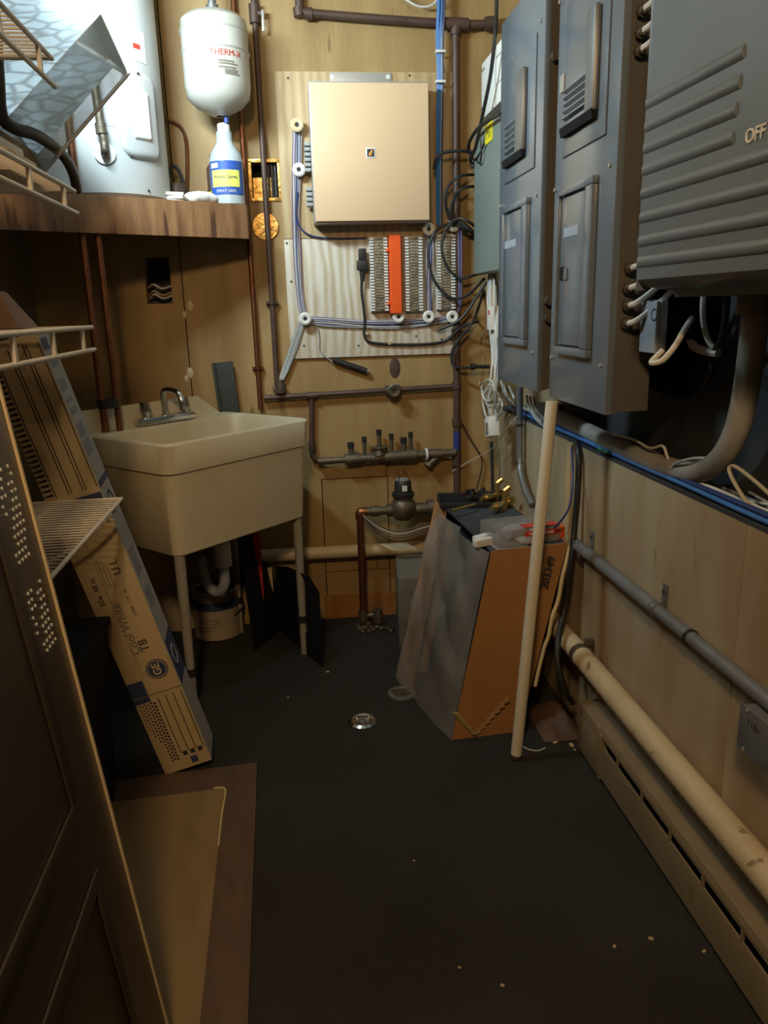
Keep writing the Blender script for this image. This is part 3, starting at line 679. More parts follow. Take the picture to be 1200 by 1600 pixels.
obj('emblem_leaf', MB().prism([(em.x-.008, em.y-.0035, em.z-.011), (em.x+.002, em.y-.0035, em.z-.009), (em.x+.008, em.y-.0035, em.z+.008), (em.x+.004, em.y-.0035, em.z+.010), (em.x-.006, em.y-.0035, em.z+.0)], (0, -.001, 0)), M_GOLD, lg)
for py in list(range(226, 272, 8))+list(range(296, 326, 8)):
    q = B(483, py, .05); obj('connector', MB().box((tl.x-.026, q.y-.02, q.z-.007), (tl.x-.0045, q.y+.02, q.z+.005), .002), M_GREYC, tcb)
# connection blocks
def conn_block(px0, px1, pyt, pyb, label):
    a, b = B(px0, pyt, .03), B(px1, pyb, .03); W_ = b.x-a.x; H_ = a.z-b.z
    t = thing('terminal_block', ((a.x+b.x)/2, YB-.013, b.z), label, 'terminal block', 'wiring terminal blocks on the plywood board')
    obj('block_base', MB().box((a.x, YB-.035, b.z), (b.x, YB-.0135, a.z), .002), M_WHITEPL, t)
    obj('pin_field', MB().box((a.x+W_*.28, YB-.046, b.z+.004), (b.x-W_*.2, YB-.0355, a.z-.004), .002), M_BLOCKTAN, t)
    n = 25
    for sx in (0, 1):
        xa = a.x if sx == 0 else b.x-W_*.22; xb = xa+W_*.22
        mb = MB()
        for k in range(n):
            z = b.z+.003+(H_-.006)*(k+.5)/n
            mb.box((xa, YB-.050, z-H_/n*.36), (xb, YB-.0355, z+H_/n*.22))
        obj('wire_comb', mb, M_WHITEPL, t)
    mb = MB()
    for k in range(n):
        for j in range(4):
            z = b.z+.006+(H_-.012)*(k+.5)/n; x = a.x+W_*(.33+.12*j)
            mb.box((x-.0018, YB-.050, z-.0014), (x+.0018, YB-.0463, z+.0014))
    tag(obj('contact_pins', mb, M_BRASSDULL, t), kind='stuff')
    return t
conn_block(576, 607, 370, 487, 'white and tan terminal block left of the orange cover')
conn_block(631, 660, 369, 487, 'white and tan terminal block right of the orange cover')
conn_block(681, 710, 366, 484, 'white and tan terminal block nearest the brown riser')
a, b = B(607, 368, .05), B(629, 489, .05)
t = thing('orange_cover', ((a.x+b.x)/2, YB-.013, b.z), 'bright orange plastic cover strip between the terminal blocks', 'cover')
obj('cover_strip', MB().prism([(a.x, YB-.0135, b.z), (a.x, YB-.06, b.z), (a.x+.006, YB-.068, b.z), (b.x-.006, YB-.068, b.z), (b.x, YB-.06, b.z), (b.x, YB-.0135, b.z)], (0, 0, a.z-b.z)), M_ORANGE, t)
for py in (391, 474):
    q = B(604, py, .06); obj('tab', MB().box((a.x-.012, YB-.064, q.z-.006), (a.x+.001, YB-.055, q.z+.006), .001), M_ORANGE, t)
# mushroom wire guides
SP = [(464, 195, 'tan round wire guide left of the cabinet, highest on the board'), (467, 265, 'white round wire guide left of the cabinet beside its connectors'),
      (670, 358, 'white round wire guide directly under the cabinet right corner'), (709, 352, 'white round wire guide among the black cables, topmost at right'),
      (477, 498, 'white round wire guide at the lower left of the plywood board'), (623, 495, 'white round wire guide under the orange cover'),
      (670, 495, 'white round wire guide below the twisted grey wires'), (707, 495, 'white round wire guide at the lower right beside the brown riser')]
for i, (px, py, lab) in enumerate(SP):
    q = B(px, py, .05)
    t = thing('wire_guide', (q.x, q.y, q.z), lab, 'wire guide', 'round wire guides on the plywood board')
    obj('spool_ring', MB().lathe([(.0075, .036), (.011, .036), (.011, .008), (.022, .006), (.0245, .002), (.0235, -.003), (.018, -.006), (.0085, -.004), (.0075, .0), (.0075, .036)], q, 28, Matrix.Rotation(math.pi/2, 4, 'X') @ Matrix.Rotation(math.pi, 4, 'X')), M_WHITEPL if i else M_EDGE, t)
    obj('spool_hole', MB().cyl(q+Y_*.035, q+Y_*.0, .0073, n=14), M_INK, t)
# wire bundles
def bundle(name, label, paths, cat='wires', group=None, part='wire', n=6, sub=6):
    p0 = Vector(paths[0][0][0])
    t = thing(name, p0, label, cat, group)
    for pts, r, m in paths: obj(part, MB().tube(pts, r, n, sub=sub), m, t)
    return t
def jit(p, s): return Vector(p)+Vector((random.uniform(-s, s), random.uniform(-s*.4, s*.4), random.uniform(-s, s)))
WM = [M_PURPLE, M_WHITEC, M_PURPLE, M_GREYC, M_DBLUEC, M_WHITEC, M_PURPLE, M_GREYC]
ps = []
for k in range(8):
    ps.append(([B(458+k*1.9, 205, .022+.002*(k % 3)), B(457+k*1.9, 260, .024), jit(B(456+k*1.8, 330, .022), .004), jit(B(460+k*1.4, 410, .022), .004), B(465+k*1.3, 470, .024), B(470+k*1.2, 492, .026)], .0024, WM[k]))
bundle('wire_bundle', 'violet and white wire bundle running down the left board edge', ps)
ps = []
for k in range(8):
    ps.append(([B(482, 495+k*1.6, .024), jit(B(520, 497+k*1.8, .022), .003), jit(B(570, 499+k*1.8, .022), .005), jit(B(620, 501+k*1.7, .022), .005), jit(B(665, 499+k*1.5, .022), .004), B(703, 493+k*1.4, .024)], .0024, WM[k]))
bundle('wire_bundle', 'violet and white wire bundle running along under the terminal blocks', ps)
ps = []
for k in range(7):
    ps.append(([B(663+k*2.2, 366, .026), jit(B(664+k*2.0, 400, .03), .006), jit(B(664+k*1.9, 440, .03), .006), jit(B(665+k*1.6, 475, .028), .004), B(666+k*1.3, 492, .026)], .0028, [M_GREYC, M_PURPLE, M_WHITEC, M_GREYC, M_PURPLE, M_DBLUEC, M_GREYC][k]))
bundle('wire_bundle', 'tangled grey wires hanging between the two right terminal blocks', ps)
ps = []
for k in range(7):
    ps.append(([B(466+k*1.8, 503, .02), B(452+k*1.9, 545, .02), B(440+k*1.6, 580, .022), B(434+k*1.2, 596, .026)], .0022, [M_GREYC, M_WHITEC, M_GREYC, M_GREYC, M_WHITEC, M_GREYC, M_GREYC][k]))
bundle('wire_bundle', 'grey wires slanting from the lower left guide to the pipe', ps)
ps = [([B(716+k*2.5, 356, .045), B(717+k*2, 420, .042), B(717+k*1.8, 470, .042), B(712+k*1.5, 492, .04)], .0028, [M_PURPLE, M_DBLUEC, M_PURPLE][k]) for k in range(3)]
bundle('wire_bundle', 'dark violet wires running down beside the brown riser', ps)
obj('blue_jumper', MB().tube([B(465, 300, .03), B(463, 340, .03), B(478, 364, .025), B(510, 372, .022), B(572, 372, .022)], .003, 6), M_DBLUEC, None, 'dark blue jumper wire curving under the cabinet', 'wire')
obj('grey_loop_wire', MB().tube([B(480, 499, .03), B(495, 510, .022), B(499, 530, .018), B(500, 548, .018), B(515, 562, .018), B(545, 575, .02)], .0022, 6), M_GREYC, None, 'thin grey wire hanging from lower left guide to the screwdriver', 'wire')
# ground bundle fitting where the grey wires end
q = B(438, 602, .03)
obj('pipe_clamp', MB().cyl(q-Z_*.03, q+Z_*.005, .021, n=12).cyl(q+Z_*.005, q+Z_*.022, .013, n=10).box((q.x-.03, q.y-.01, q.z-.028), (q.x-.012, q.y+.012, q.z-.004), .002), M_BRASSDULL, None, 'dull metal ground clamp where the grey wires meet the pipe', 'clamp')
# power plug and cord
q = B(566, 410, .04)
t = thing('power_cable', (q.x, q.y, q.z), 'black power cord with plug hanging on the plywood board', 'cord')
obj('plug', MB().box((q.x-.022, q.y-.016, q.z-.03), (q.x+.022, q.y+.014, q.z+.008), .005).box((q.x-.014, q.y-.012, q.z+.008), (q.x+.016, q.y+.012, q.z+.05), .004).cyl((q.x, q.y, q.z-.03), (q.x-.002, q.y, q.z-.07), .012, .008), M_BLACK, t)
obj('cord', MB().tube([B(566, 428, .035), B(565, 455, .03), B(568, 480, .028), B(570, 505, .026), B(569, 522, .024), B(577, 534, .024), B(610, 538, .022), B(660, 538, .022), B(692, 534, .022), B(706, 525, .03)], .0055, 8), M_BLACK, t)
for px, py in ((573, 521), (608, 536)):
    p = B(px, py, .014); obj('clip', MB().box((p.x-.006, p.y-.016, p.z-.006), (p.x+.006, p.y, p.z+.006), .001), M_TANWOOD, t)
# flashlight / screwdriver hanging under the board
a, b = B(520, 562, .02), B(573, 580, .02)
t = thing('black_screwdriver', a, 'black handled tool hanging slantwise under the plywood board', 'tool')
obj('handle', MB().cyl(a, b, .011, .0125, n=12), M_BLACK, t); obj('end_cap', MB().cyl(b, b+(b-a).normalized()*.006, .010, n=12), M_SILVER, t)
q = B(617, 575)
obj('scorch_knot', MB().lathe([(0, .0), (.028, .0), (.022, .0012), (0, .002)], (q.x, YB-.0004, q.z), 20, Matrix.Rotation(math.pi/2, 4, 'X') @ Matrix.Diagonal((.8, 1.5, 1, 1))), M_BROWNPIPE, None, 'dark oval burn mark on the wall below the plywood board', 'mark')
# blue cables dropping from the ceiling right of the cabinet
ps = []
for k in range(6):
    bt = B(684+k*2.2, 0, .05+.008*(k % 2)); 
    ps.append(([(bt.x, bt.y, ZC-.002), bt, B(682+k*2.0, 60, .05), B(684+k*1.6, 120, .045), B(683+k*1.7, 160, .045), B(682+k*1.6, 240, .045), B(682+k*1.6, 310, .045), B(683+k*1.4, 352, .04)], .0034, [M_BLUEC, M_BLUEC, M_BLUEC, M_BLUEC, M_GREYC, M_DBLUEC][k]))
cb = bundle('blue_cable_bundle', 'blue data cables dropping from the ceiling right of the cabinet', ps, 'cables', part='cable')
for py in (81, 128):
    q = B(688, py, .055); obj('cable_tie', MB().box((q.x-.018, q.y-.012, q.z-.004), (q.x+.018, q.y+.014, q.z+.004), .001), M_WHITEPL, cb)

# ================================================================== RIGHT WALL: ELECTRICAL BOXES
def breaker_panel(pl, pr_, pyb_l, xf, label, doors, ztop):
    a = R(pl, pyb_l, xf); y1 = a.y; z0 = a.z; y0 = R(pr_[0], pr_[1], xf).y
    t = thing('breaker_panel', (xf+.1, (y0+y1)/2, z0), label, 'electrical panel')
    obj('front_cover', MB().box((xf, y0, z0), (xf+.018, y1, ztop), .004), M_PANELGREY, t)
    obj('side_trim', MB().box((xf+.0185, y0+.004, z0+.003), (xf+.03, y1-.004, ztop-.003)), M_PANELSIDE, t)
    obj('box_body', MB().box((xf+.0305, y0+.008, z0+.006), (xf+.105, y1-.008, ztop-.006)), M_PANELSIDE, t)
    obj('wall_spacer', MB().box((xf+.1055, y0+.05, z0+.03), (.9295, y1-.05, ztop-.03)), M_BLACKM, t)
    return t, y0, y1, z0
def door_recess(t, xf, y0, y1, z0, z1, raised=.0, m=M_PANELGREY):
    # thin dark gap frame with the door leaf inside
    g_ = .0025
    mb = MB()
    for lo, hi in (((y0, z0), (y1, z0+g_)), ((y0, z1-g_), (y1, z1)), ((y0, z0+g_), (y0+g_, z1-g_)), ((y1-g_, z0+g_), (y1, z1-g_))):
        mb.box((xf-.0006, lo[0], lo[1]), (xf+.002, hi[0], hi[1]))
    d = obj('door', MB().box((xf-.0035-raised, y0+g_, z0+g_), (xf-.0002, y1-g_, z1-g_), .0015), m, t)
    obj('door_gap', mb, M_INK, d)
    return d
# --- near breaker panel
XF = .70
pB, y0, y1, z0 = breaker_panel(857, (945, 642), 620, XF, 'grey breaker panel nearest the big switch box, with two recessed doors', None, 2.2)
def yz(px, py, x=XF): q = R(px, py, x); return q.y, q.z
def ribs(t, xf, ya, yb, za, zb, n, depth=.006, m=M_PANELGREY, name='pull_rib'):
    for k in range(n):
        z = za+(zb-za)*(k+.5)/n; hgt = (zb-za)/n*.42
        obj(name, MB().prism([(xf-.0005, ya, z-hgt), (xf-depth, ya, z-hgt*.2), (xf-depth, ya, z+hgt*.2), (xf-.0005, ya, z+hgt)], (0, yb-ya, 0)), m, t)
def handle_block(t, xf, ya, yb, za, zt, rib_top, depth=.02, bw=None):
    # vertical bright pull bar at the near side plus ribs and a sloped dark foot
    bw = bw or (yb-ya)*.24
    bar = obj('pull_bar', MB().box((xf-depth, ya, za), (xf-.004, ya+bw, zt), .008), M_STEELC, t)
    ribs(t, xf-.0035, ya+bw+.002, yb, za+.02, rib_top, 5, .010)
    obj('pull_foot', MB().prism([(xf-.004, ya+.004, za+.012), (xf-depth, ya+.004, za+.004), (xf-depth+.004, ya+.004, za-.016), (xf-.004, ya+.004, za-.016)], (0, yb-ya-.004, 0)), M_BLACKM, t)
ya, za = yz(935, 192); yb, _ = yz(884, 192)
# upper door of near panel: spans px 880..947, y 0..248
dy1, dz0 = yz(880, 249); dy0, _ = yz(948, 213)
d = door_recess(pB, XF, dy0, dy1, dz0, 1.99)
hy0 = yz(938, 160)[0]; hy1 = yz(886, 190)[0]
handle_block(d, XF, hy0, hy1, yz(935, 173)[1], yz(938, 8)[1], yz(900, 128)[1]-.0)
lt = yz(881, 131); obj('latch', MB().box((XF-.006, lt[0]-.014, lt[1]-.02), (XF-.003, lt[0]+.014, lt[1]+.02), .002), M_SILVER, d)
# lower door frame (raised trough) of near panel
ly1 = yz(872, 549)[0]; ly0 = yz(924, 562)[0]; lz0 = yz(900, 556)[1]; lz1 = yz(908, 285)[1]
fr = MB()
for lo, hi in (((ly0, lz0), (ly1, lz0+.02)), ((ly0, lz1-.018), (ly1, lz1)), ((ly0, lz0+.0201), (ly0+.045, lz1-.0181)), ((ly1-.012, lz0+.0201), (ly1, lz1-.0181))):
    fr.box((XF-.016, lo[0], lo[1]), (XF-.0003, hi[0], hi[1]), .004)
lf = obj('door_frame', fr, M_PANELGREY, pB)
d2 = door_recess(pB, XF-.004, ly0+.047, ly1-.014, lz0+.022, lz1-.02)
lt = yz(880, 428); obj('latch', MB().box((XF-.011, lt[0]-.03, lt[1]-.016), (XF-.0077, lt[0]-.004, lt[1]+.016), .003), M_BLACKM, d2)
obj('latch_pull', MB().box((XF-.011, lt[0]-.055, lt[1]-.016), (XF-.0077, lt[0]-.032, lt[1]+.016), .004), M_PANELGREY, d2)
q = yz(897, 362); obj('name_strip', MB().box((XF-.0086, q[0]-.05, q[1]-.01), (XF-.0076, q[0]+.05, q[1]+.012)), M_LGREYPL, d2)
for px, py in ((939, 571), (862, 558), (868, 297), (954, 258), (876, 3)):
    q = R(px, py, XF); obj('screw', MB().cyl(q+X_*.002, q-X_*.004, .005, n=10), M_SILVER, pB)
# cable connectors on the near side of this panel
for k, (px, py) in enumerate(((981, 419), (978, 450), (977, 477), (975, 505), (1000, 20), (998, 54), (996, 82))):
    q = D(px, py, y0+.008)
    cn = obj('cable_connector', MB().cyl(q+Y_*.001, q-Y_*.026, .009, n=12).cyl(q-Y_*.010, q-Y_*.016, .013, n=8), M_BRASSDULL, pB)
    obj('cable_stub', MB().tube([q-Y_*.024, q+Vector((.008, -.045, .006)), q+Vector((.035, -.075, .035)), q+Vector((.08, -.085, .08))], .0068, 8), M_WHITEC, cn)
# --- far breaker panel
pA, y0a, y1a, z0a = breaker_panel(777, (838, 608), 592, XF, 'grey breaker panel further back, half hidden at its far edge', None, R(790, 30, XF).z)
dy1, dz0 = yz(789, 290); dy0, _ = yz(836, 267)
d = door_recess(pA, XF, dy0, dy1, dz0, yz(830, 62)[1])
hy0 = yz(826, 160)[0]; hy1 = yz(793, 245)[0]
handle_block(d, XF, hy0, hy1, yz(820, 237)[1], yz(826, 103)[1], yz(800, 190)[1], bw=.075)
ly1 = yz(789, 532)[0]; ly0 = yz(825, 540)[0]; lz0 = yz(806, 538)[1]; lz1 = yz(812, 316)[1]
fr = MB()
for lo, hi in (((ly0, lz0), (ly1, lz0+.02)), ((ly0, lz1-.018), (ly1, lz1)), ((ly0, lz0+.0201), (ly0+.05, lz1-.0181)), ((ly1-.012, lz0+.0201), (ly1, lz1-.0181))):
    fr.box((XF-.016, lo[0], lo[1]), (XF-.0003, hi[0], hi[1]), .004)
obj('door_frame', fr, M_PANELGREY, pA)
d2 = door_recess(pA, XF-.004, ly0+.052, ly1-.014, lz0+.022, lz1-.02)
q = yz(800, 382); obj('name_strip', MB().box((XF-.0086, q[0]-.07, q[1]-.01), (XF-.0076, q[0]+.06, q[1]+.012)), M_LGREYPL, d2)
lt = yz(787, 432); obj('latch', MB().box((XF-.011, lt[0]-.03, lt[1]-.018), (XF-.0077, lt[0]+.01, lt[1]+.018), .003), M_PANELSIDE, d2)
for px, py in ((832, 551), (839, 305), (846, 32), (783, 322)):
    q = R(px, py, XF); obj('screw', MB().cyl(q+X_*.002, q-X_*.004, .005, n=10), M_SILVER, pA)
for px, py in ((855, 470), (855, 497), (866, 90)):
    q = D(px, py, y0a+.008); obj('cable_connector', MB().cyl(q+Y_*.001, q-Y_*.025, .013, n=10), M_BRASSDULL, pA)

# --- big switch box with corrugated front
XD = .66
MDr = Matrix.Translation((XD, 1.46, 0)) @ Matrix.Rotation(math.radians(2.0), 4, 'Z')
ds = thing('switch_box', (XD+.1, 1.2, 1.306), 'large grey safety switch box with corrugated front reading OFF', 'switch box')
zf = R(1000, 437, XD).z; ln = .72
prof = [(0.0, 2.3), (0.0, zf), (.012, zf-.012), (.075, 1.318), (.08, 1.306), (.215, 1.306), (.215, 2.3)]
obj('box_body', MB(MDr).prism([(x, 0, z) for x, z in prof], (0, -ln, 0)), M_DISC, ds)
obj('side_lip', MB(MDr).box((.0, .0005, zf-.02), (.02, .006, 2.3), .002), M_DISC, ds)
yl = [156, 192, 226, 260, 296, 334, 371, 404]
MDi = MDr.inverted()
def RD(px, py):
    o = MDi @ CAM; d = MDi.to_3x3() @ ray(px, py); return o+d*(-o.x/d.x)
for k, py in enumerate(yl):
    z = RD(1011-k*1.5, py+6).z
    l_ = -RD(1163-k*2, 90).y if k < 4 else ln-.02
    hgt = .0115
    mb = MB(MDr)
    sec = [(.001, -.0, z-hgt)]+[(-.0042*math.sin(math.pi*j/6)**.7, 0, z-hgt+2*hgt*j/6) for j in range(1, 6)]+[(.001, 0, z+hgt)]
    mb.prism(sec, (0, -l_, 0))
    obj('front_rib', mb, M_DISC, ds)
lm = RD(1181, 210)
MT = MDr @ frame((-.0012, lm.y, lm.z), (0, -1, 0), (0, 0, 1), (-1, 0, 0))
text('lettering', 'OFF', MT, .027, M_WHITEINK, ds, .0006, bold=.0004)
# pale grey box hanging beneath it
ya_, yb_ = R(1026, 510, .76).y, 1.656
zb_, zt_ = R(1010, 553, .76).z, 1.302
t = thing('pale_junction_box', (.78, (ya_+yb_)/2, zb_), 'pale blue grey plastic box below the corner of the switch box', 'junction box')
obj('box_body', MB().box((.768, ya_, zb_), (.784, yb_, zt_), .005), M_LGREYPL, t)
obj('front_lid', MB().box((.759, ya_+.003, zb_+.003), (.7675, yb_-.003, zt_-.003), .003), M_LGREYPL, t)
q = R(1022, 492, .7588); obj('knockout', MB().lathe([(.010, 0), (.012, -.001), (.014, 0), (.010, .0005)], q, 16, Matrix.Rotation(math.pi/2, 4, 'Y')), M_INK, t)
obj('mount_arm', MB().box((.7845, ya_+.03, zb_+.03), (.9295, yb_-.03, zt_-.02), .002), M_BLACKM, t)
# cables around it
def cable(name, label, pts, r, m, cat='cable', group=None, n=8, sub=6):
    return obj(name, MB().tube(pts, r, n, sub=sub), m, None, label, cat, group)
cable('white_cable', 'short white cable looping out under the pale box', [D(1035, 548, 1.48), D(1018, 566, 1.47), D(1035, 563, 1.45), D(1055, 540, 1.45), D(1068, 518, 1.46), R(1085, 490, .89)], .006, M_WHITEC)
cable('white_cable', 'thick white cable hooking below the switch box', [R(1075, 518, .86), R(1083, 540, .86), R(1100, 548, .86), R(1122, 552, .87)], .009, M_WHITEC)
cable('white_cable', 'white cable dropping from the switch box underside', [R(1099, 462, .84), R(1098, 490, .84), R(1102, 520, .85), R(1112, 540, .86), R(1125, 545, .87)], .006, M_WHITEC)
cable('black_cable', 'black cable hanging under the switch box beside the bent conduit', [R(1136, 462, .84), R(1133, 500, .85), R(1125, 535, .86), R(1110, 552, .87), R(1112, 580, .87), R(1100, 602, .88)], .007, M_BLACK)
# big bent conduit
t = thing('bent_conduit', R(1060, 735, .865), 'thick dusty conduit bending up from the ledge into the switch box', 'conduit')
up = R(1182, 462, .865)
obj('pipe', MB().tube([R(872, 650, .865), R(930, 680, .865), R(990, 708, .865), R(1050, 732, .865), R(1090, 738, .865), R(1125, 718, .865), R(1148, 680, .865), R(1164, 620, .865), R(1174, 550, .865), R(1180, 500, .865), (up.x, up.y, 1.3055)], .0245, 16, sub=6), M_DUSTY, t)
obj('end_bushing', MB().cyl((up.x, up.y, 1.27), (up.x, up.y, 1.3055), .034, n=8), M_DUSTY, t)
cp_ = R(866, 648, .865); obj('pull_elbow', MB().box((cp_.x-.04, cp_.y-.02, cp_.z-.03), (cp_.x+.03, cp_.y+.085, cp_.z+.035), .008), M_STEELC, t)
# ledge cables
def ledge(y, dx=0, dz=0): return Vector((XR+.008+dx, y, .897+dz))
for k, (dx, dz, m, lab) in enumerate(((.000, .006, M_BLUEC, 'bright blue cable nearest the ledge edge'), (.010, .006, M_BLUEC, 'second bright blue cable along the wall ledge'), (.003, .016, M_DBLUEC, 'dark blue cable riding on the other ledge cables'))):
    pts = [ledge(3.0-.24*i, dx+random.uniform(-.002, .002)*1, dz+random.uniform(0, .003)) for i in range(13)]
    cable('blue_cable', lab, pts, .006, m, 'cable', 'cables lying along the wall ledge')
for k, (dx, dz, m, lab) in enumerate(((.012, .017, M_WHITEC, 'white cable lying beside the blue ledge cables'), (.022, .016, M_WHITEC, 'white cable lying in the middle of the ledge'), (.034, .006, M_TANC, 'tan cable lying on the ledge behind the white ones'), (.06, .005, M_GREYC, 'grey cable lying deepest on the wall ledge'))):
    pts = [ledge(2.9-.24*i, dx+random.uniform(-.006, .006), dz+random.uniform(0, .004)) for i in range(13)]
    cable('ledge_cable', lab, pts, .0042, m, 'cable', 'cables lying along the wall ledge')
cable('looped_wire', 'thin white wire arching over the bent conduit', [R(940, 676, .87), R(985, 685, .86), R(1015, 700, .85), R(1035, 697, .85), R(1042, 712, .855), R(1046, 725, .86)], .0035, M_WHITEC)
cable('looped_wire', 'thin grey wire draped round the lower bend of the conduit', [R(1046, 738, .845), R(1055, 725, .84), R(1075, 718, .84), R(1100, 716, .85), R(1130, 722, .87)], .0035, M_GREYC)
cable('looped_wire', 'long pale wire springing off the ledge at the right edge', [R(1190, 815, .86), R(1160, 775, .855), R(1140, 738, .86), R(1145, 728, .865), R(1165, 740, .865), R(1200, 770, .86), R(1230, 800, .86)], .004, M_TANC)
cable('looped_wire', 'white wire sloping across the ledge cables at the right edge', [R(1200, 805, .85), R(1160, 790, .86), R(1120, 770, .87), R(1080, 752, .88)], .004, M_WHITEC)
for k, (a0_, b0_, dx_, m_, lab) in enumerate(((1.42, .75, .045, M_WHITEC, 'white wire in the loose tangle on the ledge, nearest the bend'), (1.36, .7, .065, M_TANC, 'tan wire in the loose tangle behind the white ones'), (1.30, .7, .03, M_WHITEC, 'white wire curving over the blue cables near the right edge'), (1.45, .8, .075, M_GREYC, 'grey wire deepest in the loose ledge tangle'), (1.24, .7, .055, M_WHITEC, 'short white wire end sticking up from the ledge tangle'))):
    cable('tangled_wire', lab, [ledge(a0_+(b0_-a0_)*i/6, dx_+.012*math.sin(2.1*i+k), .006+.012*abs(math.sin(1.7*i+k*1.3))) for i in range(7)], .0035, m_, 'wire', 'loose wires on the ledge right of the conduit bend')
q = R(946, 704, .838)
obj('green_tag', MB(Matrix.Translation((XR-.002, q.y, .905)) @ Matrix.Rotation(.35, 4, 'Y')).box((-.012, -.035, -.004), (.022, .03, .004), .002), M_GREENTAG, None, 'small green tag lying over the ledge cables', 'tag')

cable('white_cable', 'thin white cable sagging at the very top of the back wall', [B(600, -30, .05), B(630, -4, .05), B(655, 10, .05), B(678, 6, .05), B(690, -20, .05)], .004, M_WHITEC)
# --- far corner: white module, green grey box, cables
XT = .72
a = R(752, 75, XT); b = R(790, 190, XT)
t = thing('white_module', (XT, (a.y+b.y)/2, R(755, 190, XT).z), 'white plastic wall module above the green grey box', 'module')
zt, zb_ = R(752, 100, XT).z, R(752, 188, XT).z
ym, yn = R(752, 100, XT).y, y1a+.006
obj('module_body', MB().box((XT, yn, zb_), (.949, ym, zt), .008), M_WHITEPL, t)
yk = R(775, 100, XT).y
obj('front_seam', MB().box((XT-.0008, yk-.0015, zb_+.005), (XT+.001, yk+.0015, zt-.005)), M_GREYINK, t)
obj('front_seam', MB().box((XT-.0008, yn+.01, (zb_+zt)/2+.05), (XT+.001, yk-.0016, (zb_+zt)/2+.053)), M_GREYINK, t)
obj('front_seam', MB().box((XT-.0008, yn+.01, (zb_+zt)/2-.03), (XT+.001, yk-.0016, (zb_+zt)/2-.027)), M_GREYINK, t)
obj('badge', MB().box((XT-.001, ym-.035, zb_+.02), (XT+.001, ym-.012, zb_+.04)), M_NAVY, t)
obj('badge', MB().box((XT-.001, ym-.05, zt-.03), (XT+.001, ym-.012, zt-.023)), M_GREYINK, t)
a = R(744, 205, .72); b = R(744, 428, .72); yn = R(786, 300, .72).y
t = thing('grey_terminal_box', (.8, (a.y+yn)/2, b.z), 'green grey steel box with yellow tag beside the far breaker panel', 'terminal box')
obj('box_body', MB().box((.735, yn, b.z), (.949, a.y, R(750, 205, .72).z), .004), M_TELGREY, t)
zt = R(750, 205, .72).z
obj('lid', MB().prism([(.7345, yn-.004, b.z-.006), (.715, yn, b.z), (.715, yn, zt-.004), (.7345, yn-.004, zt+.004)], (0, a.y-yn+.004, 0)), M_TELGREY, t)
q = R(764, 208, .7145); tgp = obj('yellow_tag', MB().box((.7125, q.y-.05, q.z-.03), (.7147, q.y+.05, q.z+.03)), M_YELLOW, t)
text('lettering', 'M1', frame((.7122, q.y, q.z), (0, -1, 0), (0, 0, 1), (-1, 0, 0)), .055, M_INK, t, .0003)
# black cables: from ceiling, loops
cable('black_cable', 'thick black cable dropping from the ceiling past the white module', [Vector((R(776, 0, .70).x, R(776, 0, .70).y, ZC-.002)), R(776, 0, .70), R(773, 60, .69), R(766, 120, .69), R(754, 180, .69), R(743, 230, .69), R(735, 250, .70), R(742, 262, .72)], .0065, M_BLACK)
cable('black_cable', 'black cable arcing from under the white module to the wall', [R(783, 178, .70), R(760, 190, .69), R(741, 208, .69), R(732, 232, .70), R(745, 262, .73)], .0065, M_BLACK)
cable('black_cable', 'thin dark cord loop over the face of the grey box', [R(750, 215, .695), R(752, 240, .70), R(750, 255, .705), R(745, 250, .705), R(752, 235, .705), R(757, 225, .705)], .003, M_BLACK)
cable('black_cable', 'black cable leaving the cabinet side toward the grey box', [B(678, 265, .08), B(683, 245, .09), B(700, 237, .09), B(725, 236, .09), R(745, 240, .73)], .006, M_BLACK)
LOOPS = [('outermost black loop above the upper right wire guide', [R(745, 273, .74), B(720, 275, .10), B(700, 292, .08), B(696, 318, .07), B(706, 342, .06), B(725, 350, .07), R(745, 366, .75)]),
         ('black loop just inside the outermost one beside the grey box', [R(745, 291, .74), B(724, 294, .10), B(710, 308, .08), B(703, 332, .07), B(708, 348, .06), B(730, 358, .07), R(745, 372, .75)]),
         ('large black loop hanging over the third terminal block', [R(748, 362, .75), B(735, 348, .09), B(715, 342, .08), B(697, 358, .08), B(690, 385, .08), B(698, 415, .08), B(716, 434, .08), B(735, 432, .09), R(752, 425, .75)]),
         ('lowest wide black loop sweeping from the guide to the grey box', [B(705, 347, .07), B(683, 360, .07), B(670, 385, .07), B(672, 420, .07), B(686, 450, .07), B(708, 466, .08), B(732, 460, .09), R(757, 435, .76)]),
         ('short black cable bowing past the upper right guide', [B(712, 345, .07), B(725, 352, .08), B(735, 360, .09), R(748, 368, .75)]),
         ('black cable slanting from the grey box to the power cord', [R(760, 440, .76), B(735, 480, .08), B(718, 500, .07), B(700, 510, .06), B(685, 515, .05)]),
         ('lower black cable slanting to the end of the power cord', [R(756, 500, .80), B(738, 505, .07), B(720, 512, .06), B(704, 527, .05)]),
         ('black cable bending round the brown riser low down', [R(757, 450, .78), B(740, 500, .08), B(718, 530, .07), B(707, 548, .06), B(706, 565, .06), B(714, 574, .07), B(740, 574, .08)])]
for lab, pts in LOOPS: cable('black_cable', lab, pts, .0055, M_BLACK, 'cable', 'black cables looping beside the grey box')
obj('cable_coupler', MB().cyl(B(735, 573, .08), B(742, 573, .08), .013, n=10).cyl(B(742, 573, .08), B(765, 573, .08), .008, n=10), M_BLACK, None, 'black plug coupler on the low cable by the riser', 'plug')
